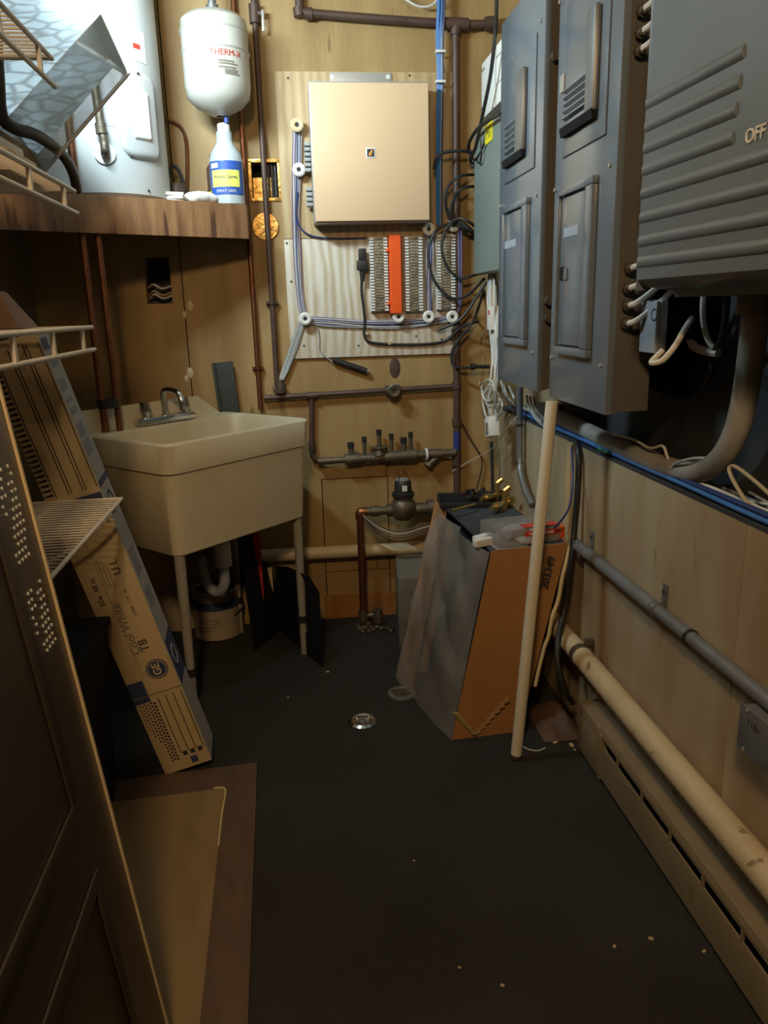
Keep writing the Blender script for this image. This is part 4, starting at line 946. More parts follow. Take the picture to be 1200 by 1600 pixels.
# white cable bundle hanging with adapter
WX = .76
ps = []
for k in range(7):
    ps.append(([R(764+k*1.6, 428, WX), R(762+k*2.2, 470, WX-.01*(k % 3)), R(766+k*1.6, 520, WX-.01), jit(R(768+k*1.8, 560, WX-.01), .008), jit(R(764+k*2.5, 595, WX-.02), .012), jit(R(757+k*3.5, 620, WX-.02), .012), jit(R(758+k*3, 645, WX-.02), .01), jit(R(766+k*2, 655, WX-.02), .008)], .0042, [M_WHITEC, M_GREYC, M_WHITEC, M_WHITEC, M_TANC, M_WHITEC, M_GREYC][k]))
ps.append(([R(768, 500, WX), R(752, 530, WX), R(747, 560, WX), R(750, 600, WX), R(760, 620, WX)], .0036, M_TANC))
for k in range(4):
    cx, cy, rr_ = 763+k*4, 610+k*8, 10
    ps.append(([R(cx+rr_*math.cos(a_), cy+1.7*rr_*math.sin(a_), WX-.03+.008*k) for a_ in [i*.7 for i in range(10)]], .004, M_WHITEC))
bundle('white_cable_bundle', 'tangled white cables hanging beside the far breaker panel', ps, 'cables', part='cable')
q = R(768, 668, WX-.03)
t = thing('power_adapter', q, 'pale power adapter dangling at the end of the white cables', 'adapter')
MA = Matrix.Translation(q) @ Matrix.Rotation(-.25, 4, 'X')
obj('adapter_body', MB(MA).box((-.018, -.035, -.035), (.022, .035, .04), .005), M_WHITEPL, t)
obj('adapter_label', MB(MA).box((-.0195, -.018, -.025), (-.0181, .014, .018)), M_GREYINK, t)
q = R(768, 494, WX-.02)
t = thing('inline_device', q, 'small white device with red mark hanging among the white cables', 'adapter')
obj('device_body', MB().box((q.x-.012, q.y-.025, q.z-.05), (q.x+.012, q.y+.025, q.z+.035), .004), M_WHITEPL, t)
obj('red_mark', MB().box((q.x-.0132, q.y-.02, q.z+.005), (q.x-.0121, q.y-.002, q.z+.022)), M_REDINK, t)
q = R(779, 530, WX)
obj('white_outlet_strip', MB().box((q.x-.015, q.y-.015, q.z-.10), (q.x+.012, q.y+.02, q.z+.12), .004), M_WHITEPL, None, 'white outlet strip behind the hanging cables', 'power strip')
for k in range(6):
    cable('white_wire', ['white wire curling below the far panel, leftmost', 'second white wire curling below the far panel', 'third white wire curling below the far panel', 'white wire bending below the gap of both panels', 'white wire drooping onto the ledge near the conduit box', 'last white wire drooping onto the ledge beside the tube'][k],
          [R([783, 787, 795, 823, 828, 834][k], [596, 600, 603, 618, 620, 620][k], .80), R([788, 793, 803, 826, 832, 838][k], [615, 620, 622, 636, 640, 640][k], .80), R([797, 804, 806, 838, 842, 848][k], [635, 632, 634, 655, 655, 652][k], .82), R([806, 815, 815, 852, 856, 862][k], [650, 640, 645, 668, 668, 668][k], .845)], .0042, M_WHITEC, 'wire', 'white wires below the far panel')
# vertical conduit behind the carton
t = thing('steel_conduit', R(812, 700, .815), 'upright galvanized conduit bending behind the carton items', 'conduit')
obj('pipe', MB().tube([R(812, 605, .815), R(812, 660, .815), R(812, 720, .815), R(815, 745, .812), R(822, 768, .81), R(832, 790, .81)], .0125, 12), M_STEELC, t)
for py in (664, 724): q = R(812, py, .815); obj('band', MB().cyl(q-Z_*.004, q+Z_*.004, .0145, n=12), M_BLACK, t)
cable('brown_cable', 'thin brown cord on the back wall right of the riser', [B(722, 662, .015), B(737, 690, .015), B(752, 715, .015), B(752, 735, .015), B(744, 765, .015)], .0035, M_BROWNPIPE)
cable('black_cable', 'straight black cord hanging in the far corner', [R(768, 690, .80), R(769, 730, .80), R(770, 775, .80)], .007, M_BLACK)
cable('pale_string', 'thin pale string crossing from adapter to the back wall', [R(808, 650, .80), R(790, 672, .78), R(770, 700, .78), B(735, 720, .05), B(706, 737, .04)], .0015, M_WHITEC)
# thick black cable dropping from ledge
t = thing('thick_black_cable', R(880, 1090, .80), 'thick black cable dropping from the ledge down to the floor', 'cable')
obj('cable', MB().tube([R(900, 690, .838), R(904, 710, .826), R(903, 760, .822), R(898, 820, .815), R(892, 880, .80), R(882, 950, .79), R(872, 1000, .75), R(872, 1040, .74), R(884, 1080, .76), R(895, 1098, .79)], .0095, 10), M_BLACK, t)
cable('blue_cable', 'thin blue cord hanging beside the thick black cable', [R(893, 700, .825), R(895, 745, .80), R(890, 790, .78), R(878, 812, .76), R(866, 825, .75)], .003, M_DBLUEC)
# horizontal grey conduit
a, b = R(905, 853, .82), R(1199, 1095, .82)
t = thing('grey_conduit', (a.x, a.y, a.z), 'straight grey conduit strapped along the lower right wall', 'conduit')
dv = Vector((0, 1, 0)); zc = (a.z+b.z)/2
obj('pipe', MB().cyl((.82, 2.16, zc), (.82, 1.62, zc), .0175, n=16).cyl((.82, 1.62, zc), (.82, -.3, zc), .0155, n=16), M_CONDUIT, t)
yc = R(1080, 985, .82).y
obj('coupling', MB().cyl((.82, yc+.004, zc), (.82, yc-.004, zc), .0185, n=16), M_BLACK, t)
for px, py in ((926, 835), (1040, 918)):
    q = R(px, py, .838); sy = q.y
    st = obj('strap', MB().box((XR-.004, sy-.011, zc), (XR-.001, sy+.011, zc+.062), .001).cyl((.82, sy+.009, zc), (.82, sy-.009, zc), .0188, n=16), M_STEELC, t)
    obj('nail', MB().cyl((XR-.004, sy, zc+.045), (XR-.009, sy, zc+.045), .004, n=8), M_INK, st)
# ivory pipe along the right wall
z2 = .287
t = thing('ivory_wall_pipe', (.80, 1.2, z2-.03), 'ivory painted pipe running low along the right wall', 'pipe')
obj('pipe', MB().cyl((.803, 2.45, z2), (.803, -.4, z2), .031, n=24), M_PVC, t)
yq = R(907, 1005, .80).y
st = obj('strap', MB().cyl((.803, yq+.012, z2), (.803, yq-.012, z2), .0335, n=24).box((.815, yq-.012, z2+.025), (XR-.001, yq+.012, z2+.05), .002), M_BRASSDULL, t)
# wall box at the right edge
a = R(1157, 1100, .785); b = R(1158, 1170, .785)
t = thing('wall_junction_box', (.81, a.y-.07, b.z), 'grey metal junction box low on the right wall', 'junction box')
obj('box_body', MB().box((.79, a.y-.15, b.z), (XR-.001, a.y, a.z), .003), M_CONDUIT, t)
fcov = obj('face_plate', MB().box((.7865, a.y-.152, b.z-.003), (.7895, a.y+.002, a.z+.003), .001), M_CONDUIT, t)
q = R(1176, 1140, .786)
text('lettering', '110v', frame((.786, q.y, q.z+.006), (0, -1, 0), (0, 0, 1), (-1, 0, 0)), .02, M_INK, t, .0003)
for dy_, dz_ in ((-.02, -.02), (-.02, .02)):
    obj('screw', MB().cyl((.7866, a.y+dy_, (a.z+b.z)/2+dz_*2), (.784, a.y+dy_, (a.z+b.z)/2+dz_*2), .004, n=8), M_SILVER, t)

# ---- baseboard heater
def bbheater():
    yf = 1.965; yn = -.6; xw = XR-.002
    t = thing('baseboard_heater', (.8, 1.0, .0), 'beige electric baseboard heater along the right wall', 'heater')
    xf_ = .787
    obj('back_plate', MB().box((xw-.006, yn, .012), (xw, yf-.004, .165)), M_BBH, t)
    obj('top_plate', MB().prism([(xf_, yn, .152), (xf_+.004, yn, .166), (xw, yn, .172), (xw, yn, .166), (xf_+.006, yn, .158)], (0, yf-yn-.002, 0)), M_BBH, t)
    obj('lower_front', MB().prism([(xf_, yn, .02), (xf_-.003, yn, .10), (xf_, yn, .118), (xf_+.004, yn, .118), (xf_+.003, yn, .02)], (0, 1.80-yn, 0)), M_BBH, t)
    obj('upper_lip', MB().prism([(xf_, yn, .142), (xf_, yn, .152), (xf_+.004, yn, .156), (xf_+.004, yn, .142)], (0, yf-.13-yn, 0)), M_BBH, t)
    obj('heating_element', MB().box((xf_+.015, yn+.02, .04), (xw-.012, 1.78, .13)), M_BLACKM, t)
    obj('end_cap', MB().box((xf_-.004, 1.815, .016), (xw-.0005, yf, .165), .003), M_BBH, t)
    obj('end_panel', MB().box((xf_-.0058, 1.83, .03), (xf_-.0042, yf-.015, .125), .0006), M_BBH, t)
    obj('joint_strip', MB().box((xf_-.005, 1.798, .014), (xf_+.02, 1.812, .15), .002), M_BBH, t)
    y = 1.70
    while y > yn:
        obj('divider', MB().box((xf_-.0005, y-.004, .1175), (xf_+.004, y+.004, .1425)), M_BBH, t); y -= .145
    obj('toe_gap', MB().box((xf_+.012, yn, .0), (xw-.02, yf-.02, .0115)), M_BLACKM, t)
bbheater()

# ================================================================== CARTON WITH FILM AND THINGS ON IT
FBL, FBR = Vector((.425, 2.085, 0)), Vector((.645, 2.10, 0)); BBL, BBR = Vector((.315, 2.54, 0)), Vector((.60, 2.58, 0))
FTL, FTR = D(768, 862, 2.13), D(887, 850, 2.14); FTR.z = FTL.z+.01
BTL = FL(681, 779, FTL.z+.0); BTR = BTL+Vector((.24, .03, 0))
cb = thing('cardboard_carton', (.5, 2.3, 0), 'orange brown cardboard carton leaning on the right wall, stamped 203349', 'carton')
def slab(p, n, th):      # quad panel p (4 pts) thickened along n
    n = Vector(n).normalized()*th
    return MB().hexa([*p, *[Vector(q)+n for q in p]])
obj('front_panel', slab([FBL, FBR, FTR, FTL], (0, 1, 0), .005), M_CARD, cb)
obj('right_panel', slab([FBR+Vector((0, .006, 0)), BBR, BTR, FTR+Vector((0, .006, 0))], (-1, 0, 0), .005), M_CARD, cb)
obj('back_panel', slab([BBL, BBR-X_*.006, BTR-X_*.006, BTL], (0, -1, 0), .005), M_CARD, cb)
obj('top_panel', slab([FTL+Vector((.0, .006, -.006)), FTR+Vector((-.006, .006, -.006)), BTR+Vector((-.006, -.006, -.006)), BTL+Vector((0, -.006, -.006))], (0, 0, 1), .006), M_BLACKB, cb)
obj('side_flap', slab([BBL+Vector((0, -.006, 0)), BBL.lerp(FBL, .28), BTL.lerp(FTL, .22)-Z_*.007, BTL+Vector((0, -.006, -.007))], (1, 0, 0), .004), M_CARD, cb)
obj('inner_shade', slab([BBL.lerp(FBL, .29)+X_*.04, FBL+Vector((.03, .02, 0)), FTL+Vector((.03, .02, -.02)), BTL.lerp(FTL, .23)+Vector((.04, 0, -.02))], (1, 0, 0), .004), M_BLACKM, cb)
# torn pale edge along the right front corner
te = []
for k in range(15):
    u = k/14; p = FBR.lerp(FTR, .25+.75*u); te.append(p+Vector((.008+.006*random.random(), -.004, 0)))
obj('torn_edge', MB().tube(te, .006, 6, sub=3), M_CARDIN, cb)
obj('torn_flap', slab([FBL+Vector((.0, -.003, .10)), FBL+Vector((.02, -.014, .10)), FBL+Vector((.075, -.012, .02)), FBL+Vector((.065, -.003, .015))], (0, -1, 0), .003), M_CARDIN, cb)
# stamp and print
fx = (FTR-FTL).normalized(); fz = ((FTL+FTR)/2-(FBL+FBR)/2).normalized(); fnm = fx.cross(fz).normalized(); 
if fnm.y > 0: fnm = -fnm
q = D(855, 893, 2.13); fxo = (fx-fz*fx.dot(fz)).normalized()
q = Vector((q.x, FBL.y+(FTL.y-FBL.y)*q.z/FTL.z-.003, q.z))
text('lettering', '203349', frame(q, fz, -fxo, fnm), .034, M_INK, cb, .0004, bold=.0007)
# faint white tape print low down
for k in range(7):
    u = k/6; p = FBL+Vector((.075+.09*u, -.0035+.001, .012+.10*u))
    obj('print_mark', slab([p, p+Vector((.016, .001, .006)), p+Vector((.016-.004*u, .001, .026)), p+Vector((-.002, 0, .018))], (0, -1, 0), .0006), mat('faded_print', (.46, .29, .14), .8), cb)
# clear film draped over the open side
def film(u, v):   # u along depth (0 front .. 1 back), v from top 0 to floor 1
    top = FTL.lerp(BTL, -.01+.80*u); bot = FBL.lerp(BBL, -.02+.98*u)
    p = top.lerp(bot, v)
    k = min(1, u*4+.1)
    out = .006+k*(1-.75*v)*(.020*math.sin(math.pi*v)+.004+.005*math.sin(9*u+5*v)+.004*math.sin(15*u-7*v+1)+.003*math.sin(19*v+4*u)+.016*abs(math.sin(6*u+9*v))**.6+.010*abs(math.sin(11*u-5*v+.6))**.6)
    p = p+Vector((-out, -.05*out, 0)); p.z = max(p.z, .004+.002*math.sin(20*u))
    return p
obj('plastic_film', MB().grid(film, 36, 40), M_FILM, None, 'wrinkled clear plastic film draped over the carton open side', 'plastic film', sharp=80)
ZT = FTL.z+.001
# items on top
p = FL(715, 770, ZT+.01)
t = thing('black_tray', (p.x, p.y, ZT), 'shallow black tray at the back of the carton top', 'tray')
Mx = Matrix.Translation((BTL.x+.10, BTL.y-.09, ZT)) @ Matrix.Rotation(-.12, 4, 'Z')
obj('tray_floor', MB(Mx).box((-.10, -.08, .0), (.14, .08, .006)), M_BLACKM, t)
tw = MB(Mx)
for lo, hi in (((-.105, -.085), (.145, -.0801)), ((-.105, .0801), (.145, .085)), ((-.105, -.08), (-.1001, .08)), ((.1401, -.08), (.145, .08))): tw.box((lo[0], lo[1], .0), (hi[0], hi[1], .02), .001)
obj('tray_rim', tw, M_BLACK, t)
for k in range(5):
    obj('black_clamp', MB(Mx @ Matrix.Translation((.02+.05*(k % 3), .01+.03*(k//3)+.01*k, .0065)) @ Matrix.Rotation(.7*k, 4, 'Z')).box((-.022, -.008, 0), (.022, .008, .018+.006*(k % 2)), .004).box((-.006, -.02, .006), (.006, .02, .028), .003), M_BLACK, None,
        ['black clip in the tray nearest its near edge', 'black clip in the middle of the black tray', 'black clip at the right of the black tray', 'black clip at the far side of the tray', 'black clip standing tallest in the tray'][k], 'clip', 'black clips in the tray')
# brass fittings
bp_ = [(FL(752, 775, ZT+.035), FL(792, 764, ZT+.035)), (FL(768, 792, ZT+.028), FL(800, 776, ZT+.035))]
for k, (a_, b_) in enumerate(bp_):
    t = thing('brass_fitting', (a_.x, a_.y, ZT), ['brass valve fitting lying behind the blister pack', 'brass tee fitting lying closer to the blister pack'][k], 'fitting', 'brass fittings on the carton')
    a_ = Vector((a_.x, a_.y, ZT+.022)); b_ = Vector((b_.x, b_.y, ZT+.022)); m_ = a_.lerp(b_, .6)
    obj('barrel', MB().cyl(a_, b_, .010, n=14).cyl(a_.lerp(b_, .15), a_.lerp(b_, .35), .016, n=6).cyl(a_.lerp(b_, .75), b_, .017, n=6), M_BRASS, t)
    obj('stem', MB().cyl(m_, m_+Z_*.045, .008, n=12).cyl(m_+Z_*.045, m_+Vector((.02, 0, .06)), .011, n=10), M_BRASS, t)
    obj('foot_ring', MB().cyl((m_.x, m_.y, ZT+.0005), (m_.x, m_.y, ZT+.024), .013, n=12), M_BRASS, t)
a_, b_ = FL(705, 798, ZT+.025), FL(742, 788, ZT+.025)
obj('gold_rod', MB().cyl(a_, b_, .005, n=10).cyl(a_.lerp(b_, .0), a_.lerp(b_, .1), .007, n=10), M_BRASS, None, 'short gold rod resting across the black tray edge', 'rod')
# blister pack
q = FL(795, 835, ZT)
Mp = Matrix.Translation((FTL.x+.11, FTL.y+.09, ZT)) @ Matrix.Rotation(.16, 4, 'Z')
t = thing('blister_pack', (FTL.x+.11, FTL.y+.08, ZT), 'clear plastic blister package with red band on the carton top', 'package')
obj('backing_card', MB(Mp).box((-.105, -.075, .001), (.115, .085, .004)), M_SILVER, t)
obj('clear_shell', MB(Mp).box((-.10, -.07, .005), (.11, .08, .06), .012), M_BLISTER, t)
obj('inner_item', MB(Mp).cyl((-.04, .0, .03), (.03, .02, .03), .022, n=18), M_LGREYPL, t)
obj('white_insert', MB(Mp).box((-.02, -.06, .008), (.10, .06, .016), .002), M_PAPER, t)
obj('red_band', MB(Mp).box((-.015, -.0715, .032), (.10, -.0702, .05), .0005).box((-.015, -.07, .0605), (.10, -.03, .0615)), M_REDINK, t)
obj('red_script', MB(Mp).box((.0, -.0725, .038), (.08, -.0716, .043)), M_WHITEINK, t)
for k in range(2):
    obj('white_block', MB(Matrix.Translation((FTL.x-.012+.006*k, FTL.y+.06+.035*k, ZT+.0)) @ Matrix.Rotation(.35+.2*k, 4, 'Z')).box((-.03, -.013, 0), (.035, .013, .024), .004), M_WHITEPL, None, ['white plastic block sticking out in front of the blister pack', 'white plastic block behind the first, left of the blister pack'][k], 'block', 'white plastic blocks on the carton')
q = D(872, 826, 2.2)
t = thing('red_grey_connector', (q.x, 2.2, ZT), 'red and grey cable connector at the right end of the carton top', 'connector')
obj('grey_housing', MB().box((q.x-.06, 2.17, ZT+.0005), (q.x-.015, 2.22, ZT+.055), .004), M_CONDUIT, t)
obj('red_shell', MB().box((q.x-.0145, 2.175, ZT+.012), (q.x+.014, 2.215, ZT+.05), .004), M_ORANGE, t)

# ================================================================== TALL WHITE TUBE
a = FL(806, 1186); b = D(865, 627, 2.0)
a = a+Z_*.004
b.x = min(b.x, .684)
dv = (b-a).normalized()
t = thing('white_tube', (a.x, a.y, 0), 'tall white plastic tube leaning against the near breaker panel', 'tube')
obj('tube', MB().cyl(a+dv*.012, b, .0165, n=20), M_PVC if False else mat('ivory_tube', (0.68, 0.63, 0.50), 0.35, col2=(0.60, 0.52, 0.36), scale=4, amt=0.6), t)
obj('end_cap', MB().cyl(a, a+dv*.0119, .0145, n=20), M_BRASSDULL, t)

# ================================================================== FLOOR THINGS
q = FL(567, 1130)
t = thing('chrome_floor_cap', (q.x, q.y, 0), 'shiny chrome cleanout cap on the carpet', 'floor cap')
obj('rim', MB().lathe([(.049, 0), (.047, .008), (.038, .014), (.028, .012), (.026, .004), (.024, .003), (0, .003)], (q.x, q.y, 0), 36), M_CHROME, t)
obj('center_stud', MB().lathe([(.012, .003), (.012, .012), (.008, .014), (0, .014)], (q.x, q.y, 0), 16), M_STEELC, t)
q = FL(628, 1084)
t = thing('floor_drain', (q.x, q.y, 0), 'dull dark floor drain behind the chrome cap', 'floor drain')
obj('rim', MB().lathe([(.05, 0), (.048, .006), (.036, .008), (.034, .003), (0, .003)], (q.x, q.y, 0), 36), M_STEELC, t)
for k in range(-2, 3):
    obj('grate_bar', MB().box((q.x-.03, q.y+k*.012-.003, .0031), (q.x+.03, q.y+k*.012+.003, .0055)), M_BRASSDULL, t)
# floor board lower left
a = FL(402, 1195); c_ = FL(388, 1600)
t = thing('floor_board', (-.45, 1.4, 0), 'worn brown board with tan bare patch lying on the carpet at left', 'board')
obj('board', MB().prism([(a.x, a.y, .001), (-.62, a.y-.03, .001), (-.62, .5, .001), (c_.x+.002, .5, .001), (c_.x, c_.y, .001)], (0, 0, .007)), M_FLOORBD, t)
k1, k2 = FL(351, 1232, .008), FL(312, 1600, .008)
dk = (k2-k1); k3 = k1+dk*(k1.y-.52)/(k1.y-k2.y)
obj('bare_patch', MB().prism([(k1.x, k1.y, .0081), (-.60, k1.y-.02, .0081), (-.60, .52, .0081), (k3.x, .52, .0081)], (0, 0, .0012)), M_FLOORTAN, t)
obj('chipped_edge', MB().tube([(k1.x-.03, k1.y+.004, .009), (k1.x-.005, k1.y+.002, .0095), (k1.x+.004, k1.y-.02, .0095), k1.lerp(k2, .15)+Z_*.001, k1.lerp(k2, .33)+Z_*.001], .0028, 6, sub=3), M_CARDIN, t)
# debris
mb = MB()
for px, py, s in ((1017, 1467, .005), (960, 1479, .004), (1100, 1487, .004), (718, 1512, .003), (785, 1540, .004), (450, 1090, .004), (512, 1050, .006), (647, 1345, .003), (880, 1140, .012), (868, 1160, .009), (893, 1165, .008), (875, 1120, .006), (887, 1105, .005), (862, 1105, .005), (890, 1150, .005), (857, 1135, .004), (898, 1172, .004)):
    q = FL(px, py); mb.box((-s, -s*.6, 0), (s, s*.6, s*.5), 0, Matrix.Translation(q) @ Matrix.Rotation(px*1.3, 4, 'Z'))
obj('floor_debris', mb, M_CARDIN, None, 'small pale crumbs scattered on the dark carpet', 'debris', kind='stuff')
cable('white_string', 'short white string curling on the carpet by the tube foot', [FL(815, 1165, .004), FL(826, 1171, .004), FL(840, 1173, .004), FL(852, 1169, .004)], .002, M_WHITEC)
mb = MB()
def rag(u, v):
    x = .70+.13*u; y = 2.02+.22*v
    return (x, y, .004+.05*math.sin(math.pi*u)*math.sin(math.pi*v)*(1+.4*math.sin(9*u+4*v)))
obj('brown_scrap', MB().grid(rag, 12, 14), M_FLOORBD, None, 'rusty brown scrap heap between carton and baseboard heater', 'scrap', sharp=80)

# ---- under the sink
def pail(x, y, r, h, label, band):
    t = thing('paint_can', (x, y, 0), label, 'paint can', 'paint cans under the sink')
    obj('can_body', MB().lathe([(0, .002), (r-.004, .002), (r, .005), (r, h), (r+.003, h+.004), (r, h+.008), (r-.008, h+.008), (r-.012, h-.002), (0, h-.002)], (x, y, 0), 40), mat('can_cream', (0.46, 0.38, 0.26), .5, spots=(.3, .22, .12), spot_scale=20, spot_lo=.66), t)
    if band: obj('blue_band', wrap_grid(x, y, r+.001, -1.7, 1.7, h*.66, h*.84, 24), M_NAVY, t)
    obj('lid', MB().lathe([(0, h-.001), (r-.013, h-.001), (r-.02, h+.003), (0, h+.003)], (x, y, 0), 32), M_BRASSDULL, t)
    if band:
        for k in range(4): obj('label_line', wrap_grid(x, y, r+.001, -.9+.1*k, -.1+.12*k, h*(.22+.08*k), h*(.24+.08*k), 8), M_GREYINK, t)
        obj('bail', MB().tube([(x+r+.002, y, h*.8), (x+r+.012, y-.02, h*.6), (x+r*.8, y-r*.75, h*.52)], .003, 6), M_STEELC, t)
q = FL(341, 1003); pail(q.x-.005, q.y+.095, .095, .20, 'blue banded paint can standing under the laundry sink', True)
q = FL(283, 990); pail(q.x-.01, q.y+.10, .085, .175, 'plain cream paint can half hidden behind the lamp carton', False)
# dark steel post leaning behind sink, red handle, black boards
a, b = Vector((-.255, 2.70, .0)), B(347, 566, .03)
b2_ = Vector((b.x, b.y, b.z))
def prism_between(a, b, w, d, side):
    ax = (b-a).normalized(); s = Vector(side); s = (s-ax*s.dot(ax)).normalized(); n_ = ax.cross(s).normalized()
    return frame(a, s, n_, ax), (b-a).length
Fm, Ln = prism_between(Vector((-.20, 3.095, .004)), b2_+Y_*.0, .06, .03, X_)
t = thing('green_steel_post', (-.20, 3.095, 0), 'dark green perforated steel post leaning behind the sink', 'post')
obj('post_web', MB(Fm).box((-.028, -.004, 0), (.028, .004, Ln), .001), M_GREENPOST, t)
obj('post_flange', MB(Fm).box((-.040, -.016, 0), (-.0285, .010, Ln), .001), M_GREENPOST, t)
obj('post_flange', MB(Fm).box((.0285, -.016, 0), (.040, .010, Ln), .001), M_GREENPOST, t)
hm = MB(Fm)
for k in range(26): hm.cyl((0, -.0045, Ln-.04-k*.036), (0, -.0052, Ln-.04-k*.036), .005, n=8).cyl((0, .0045, Ln-.04-k*.036), (0, .0052, Ln-.04-k*.036), .005, n=8)
tag(obj('punched_holes', hm, M_INK, t), kind='stuff')
a = D(408, 935, 2.98); b = D(400, 820, 3.02)
t = thing('red_bar', (a.x, a.y, 0), 'red painted bar standing among the black boards under the sink', 'bar')
obj('bar', MB().hexa([(a.x-.014, a.y-.006, a.z), (a.x+.012, a.y-.006, a.z), (a.x+.012, a.y+.006, a.z), (a.x-.014, a.y+.006, a.z), (b.x-.012, b.y-.006, b.z+.05), (b.x+.012, b.y-.006, b.z+.05), (b.x+.012, b.y+.006, b.z+.05), (b.x-.012, b.y+.006, b.z+.05)]), M_RED, t)
obj('bar_foot', MB().box((a.x-.01, a.y-.005, .0), (a.x+.01, a.y+.005, a.z-.0005)), M_BLACK, t)
pA0, pA1 = FL(398, 1018), FL(440, 985)
obj('black_board', MB().hexa([(pA0.x, pA0.y, 0), (pA1.x, pA1.y, 0), (pA1.x, pA1.y+.02, 0), (pA0.x, pA0.y+.02, 0), (pA0.x-.03, pA0.y+.06, .42), (pA1.x-.02, pA1.y+.06, .25), (pA1.x-.02, pA1.y+.08, .25), (pA0.x-.03, pA0.y+.08, .42)]), M_BLACKM, None, 'tall narrow black board standing under the sink beside the red bar', 'board')
q0, q1 = FL(440, 985), FL(505, 1042)
z_ = lambda px, py, y: D(px, py, y).z
ptop = [(q0.x, q0.y, 0), (q1.x, q1.y, 0), (q1.x, q1.y, z_(502, 925, q1.y)), (q1.x-.035, q1.y+.03, z_(478, 900, q1.y+.03)), (q0.x+.045, q0.y-.03, z_(455, 882, q0.y)), (q0.x, q0.y, z_(438, 885, q0.y))]
obj('black_board', MB().prism(ptop, (-.012, .010, 0)), M_BLACKM, None, 'black board with clipped corner standing by the right sink leg', 'board')
a = D(420, 895, 3.05)
obj('wood_stake', MB().box((a.x-.012, 3.05, .0), (a.x+.014, 3.07, a.z+.02), .002), M_TANWOOD, None, 'pale wooden stake behind the black boards under the sink', 'stake')

# ================================================================== LAMP CARTON
P0 = FL(259, 1212); up = Vector((-.30, -.085, 1.225)).normalized()
ex = FL(334, 1187, .034)-P0; ex = (ex-up*ex.dot(up)).normalized(); ey = up.cross(ex).normalized()
LB = frame(P0+Z_*.001, ex, ey, up); W_, Dp, Ln = .138, .125, 1.27
t = thing('lamp_carton', P0, 'long tan fluorescent lamp carton leaning left of the sink', 'carton')
obj('carton_body', MB(LB).box((0, 0, 0), (W_, Dp, Ln), .002), M_LAMPBOX, t)
obj('side_sleeve', MB(LB).box((W_, .002, .004), (W_+.0012, Dp-.002, Ln-.004)), M_LAMPSIDE, t)
def on_front(x0, x1, z0, z1, m, name='print', off=.0008):
    return obj(name, MB(LB).box((x0, -off, z0), (x1, .0001, z1)), m, t)
on_front(0.001, .045, .245, .315, M_NAVY, 'navy_patch')
on_front(.001, W_-.001, .775, .86, M_NAVY, 'navy_band')
obj('navy_side', MB(LB).box((W_+.0011, .01, .26), (W_+.0019, Dp-.006, .40)), M_NAVY, t)
obj('navy_side', MB(LB).box((W_+.0011, .002, .868), (W_+.0019, Dp-.002, .885)), M_NAVY, t)
obj('flap_line', MB(LB).box((.0, -.001, .262), (W_, .0, .265)), M_GREYINK, t)
on_front(.051, .0522, .32, .75, M_GREYINK, 'fold_line')
on_front(.085, .104, .012, .034, M_NAVY, 'navy_patch')
for k in range(3): on_front(.058+.009*k, .060+.009*k, .60, .69-.01*k, M_GREYINK, 'print_line')
# drawn tubes
for z0, z1, xs_ in ((.055, .25, (.066, .088, .110, .132)), (.875, 1.25, (.030, .062, .070, .098, .106, .134))):
    for x in xs_: on_front(x-.0012, x+.0012, z0, z1, M_INK, 'tube_line')
for x in (.066, .088, .110): on_front(x+.004, x+.017, .044, .058, M_INK, 'tube_cap')
mb = MB(LB)
for i in range(6):
    for j in range(18-2*i if i > 2 else 18):
        s = .0032-.0003*i
        cx, cz = .052-.0085*i, .235-.0115*j+.004*(i % 2)
        mb.box((cx-s, -.0009, cz-s), (cx+s, .0001, cz+s))
for i in range(5):
    for j in range(26):
        s = .0035-.0004*i; cx, cz = .022-.005*i, .885+.0135*j
        mb.box((cx-s, -.0009, cz-s), (cx+s, .0001, cz+s))
tag(obj('dot_pattern', mb, M_INK, t), kind='stuff')
def T(x, z, body, size, m, rot=math.pi/2, bold=0.0):
    return text('lettering', body, LB @ Matrix.Translation((x, -.0011, z)) @ Matrix.Rotation(math.pi/2, 4, 'X') @ Matrix.Rotation(rot, 4, 'Z'), size, m, t, .0003, bold=bold)
T(.088, .415, 'T8', .034, M_INK); T(.062, .475, 'Cool White', .033, M_GREYINK)
T(.098, .545, '3500K  CRI 78', .014, M_GREYINK); T(.03, .60, '32w  48 in', .020, M_INK); T(.098, .655, 'U L', .03, M_INK)
# round monogram
mx_, mz_ = .095, .335
def ring(cx, cz, r0, r1, m, n=36, off=.0012):
    mb = MB(LB)
    mb.lathe([(r0, 0), (r1, 0), (r1, .0008), (r0, .0008), (r0, 0)], (cx, -.0002, cz), n, Matrix.Rotation(math.pi/2, 4, 'X'))
    return mb
disc = obj('monogram_disc', MB(LB).lathe([(0, .0011), (.030, .0011), (.030, 0)], (mx_, 0, mz_), 36, Matrix.Rotation(math.pi/2, 4, 'X')), M_NAVY, t)
obj('monogram_ring', MB(LB).lathe([(.0245, .0011), (.0245, .0016), (.0265, .0016), (.0265, .0011)], (mx_, 0, mz_), 36, Matrix.Rotation(math.pi/2, 4, 'X')), M_LAMPBOX, disc)
text('lettering', 'GE', LB @ Matrix.Translation((mx_, -.0014, mz_)) @ Matrix.Rotation(math.pi/2, 4, 'X') @ Matrix.Rotation(math.pi/2, 4, 'Z'), .030, M_LAMPBOX, disc, .0003, bold=.0008)
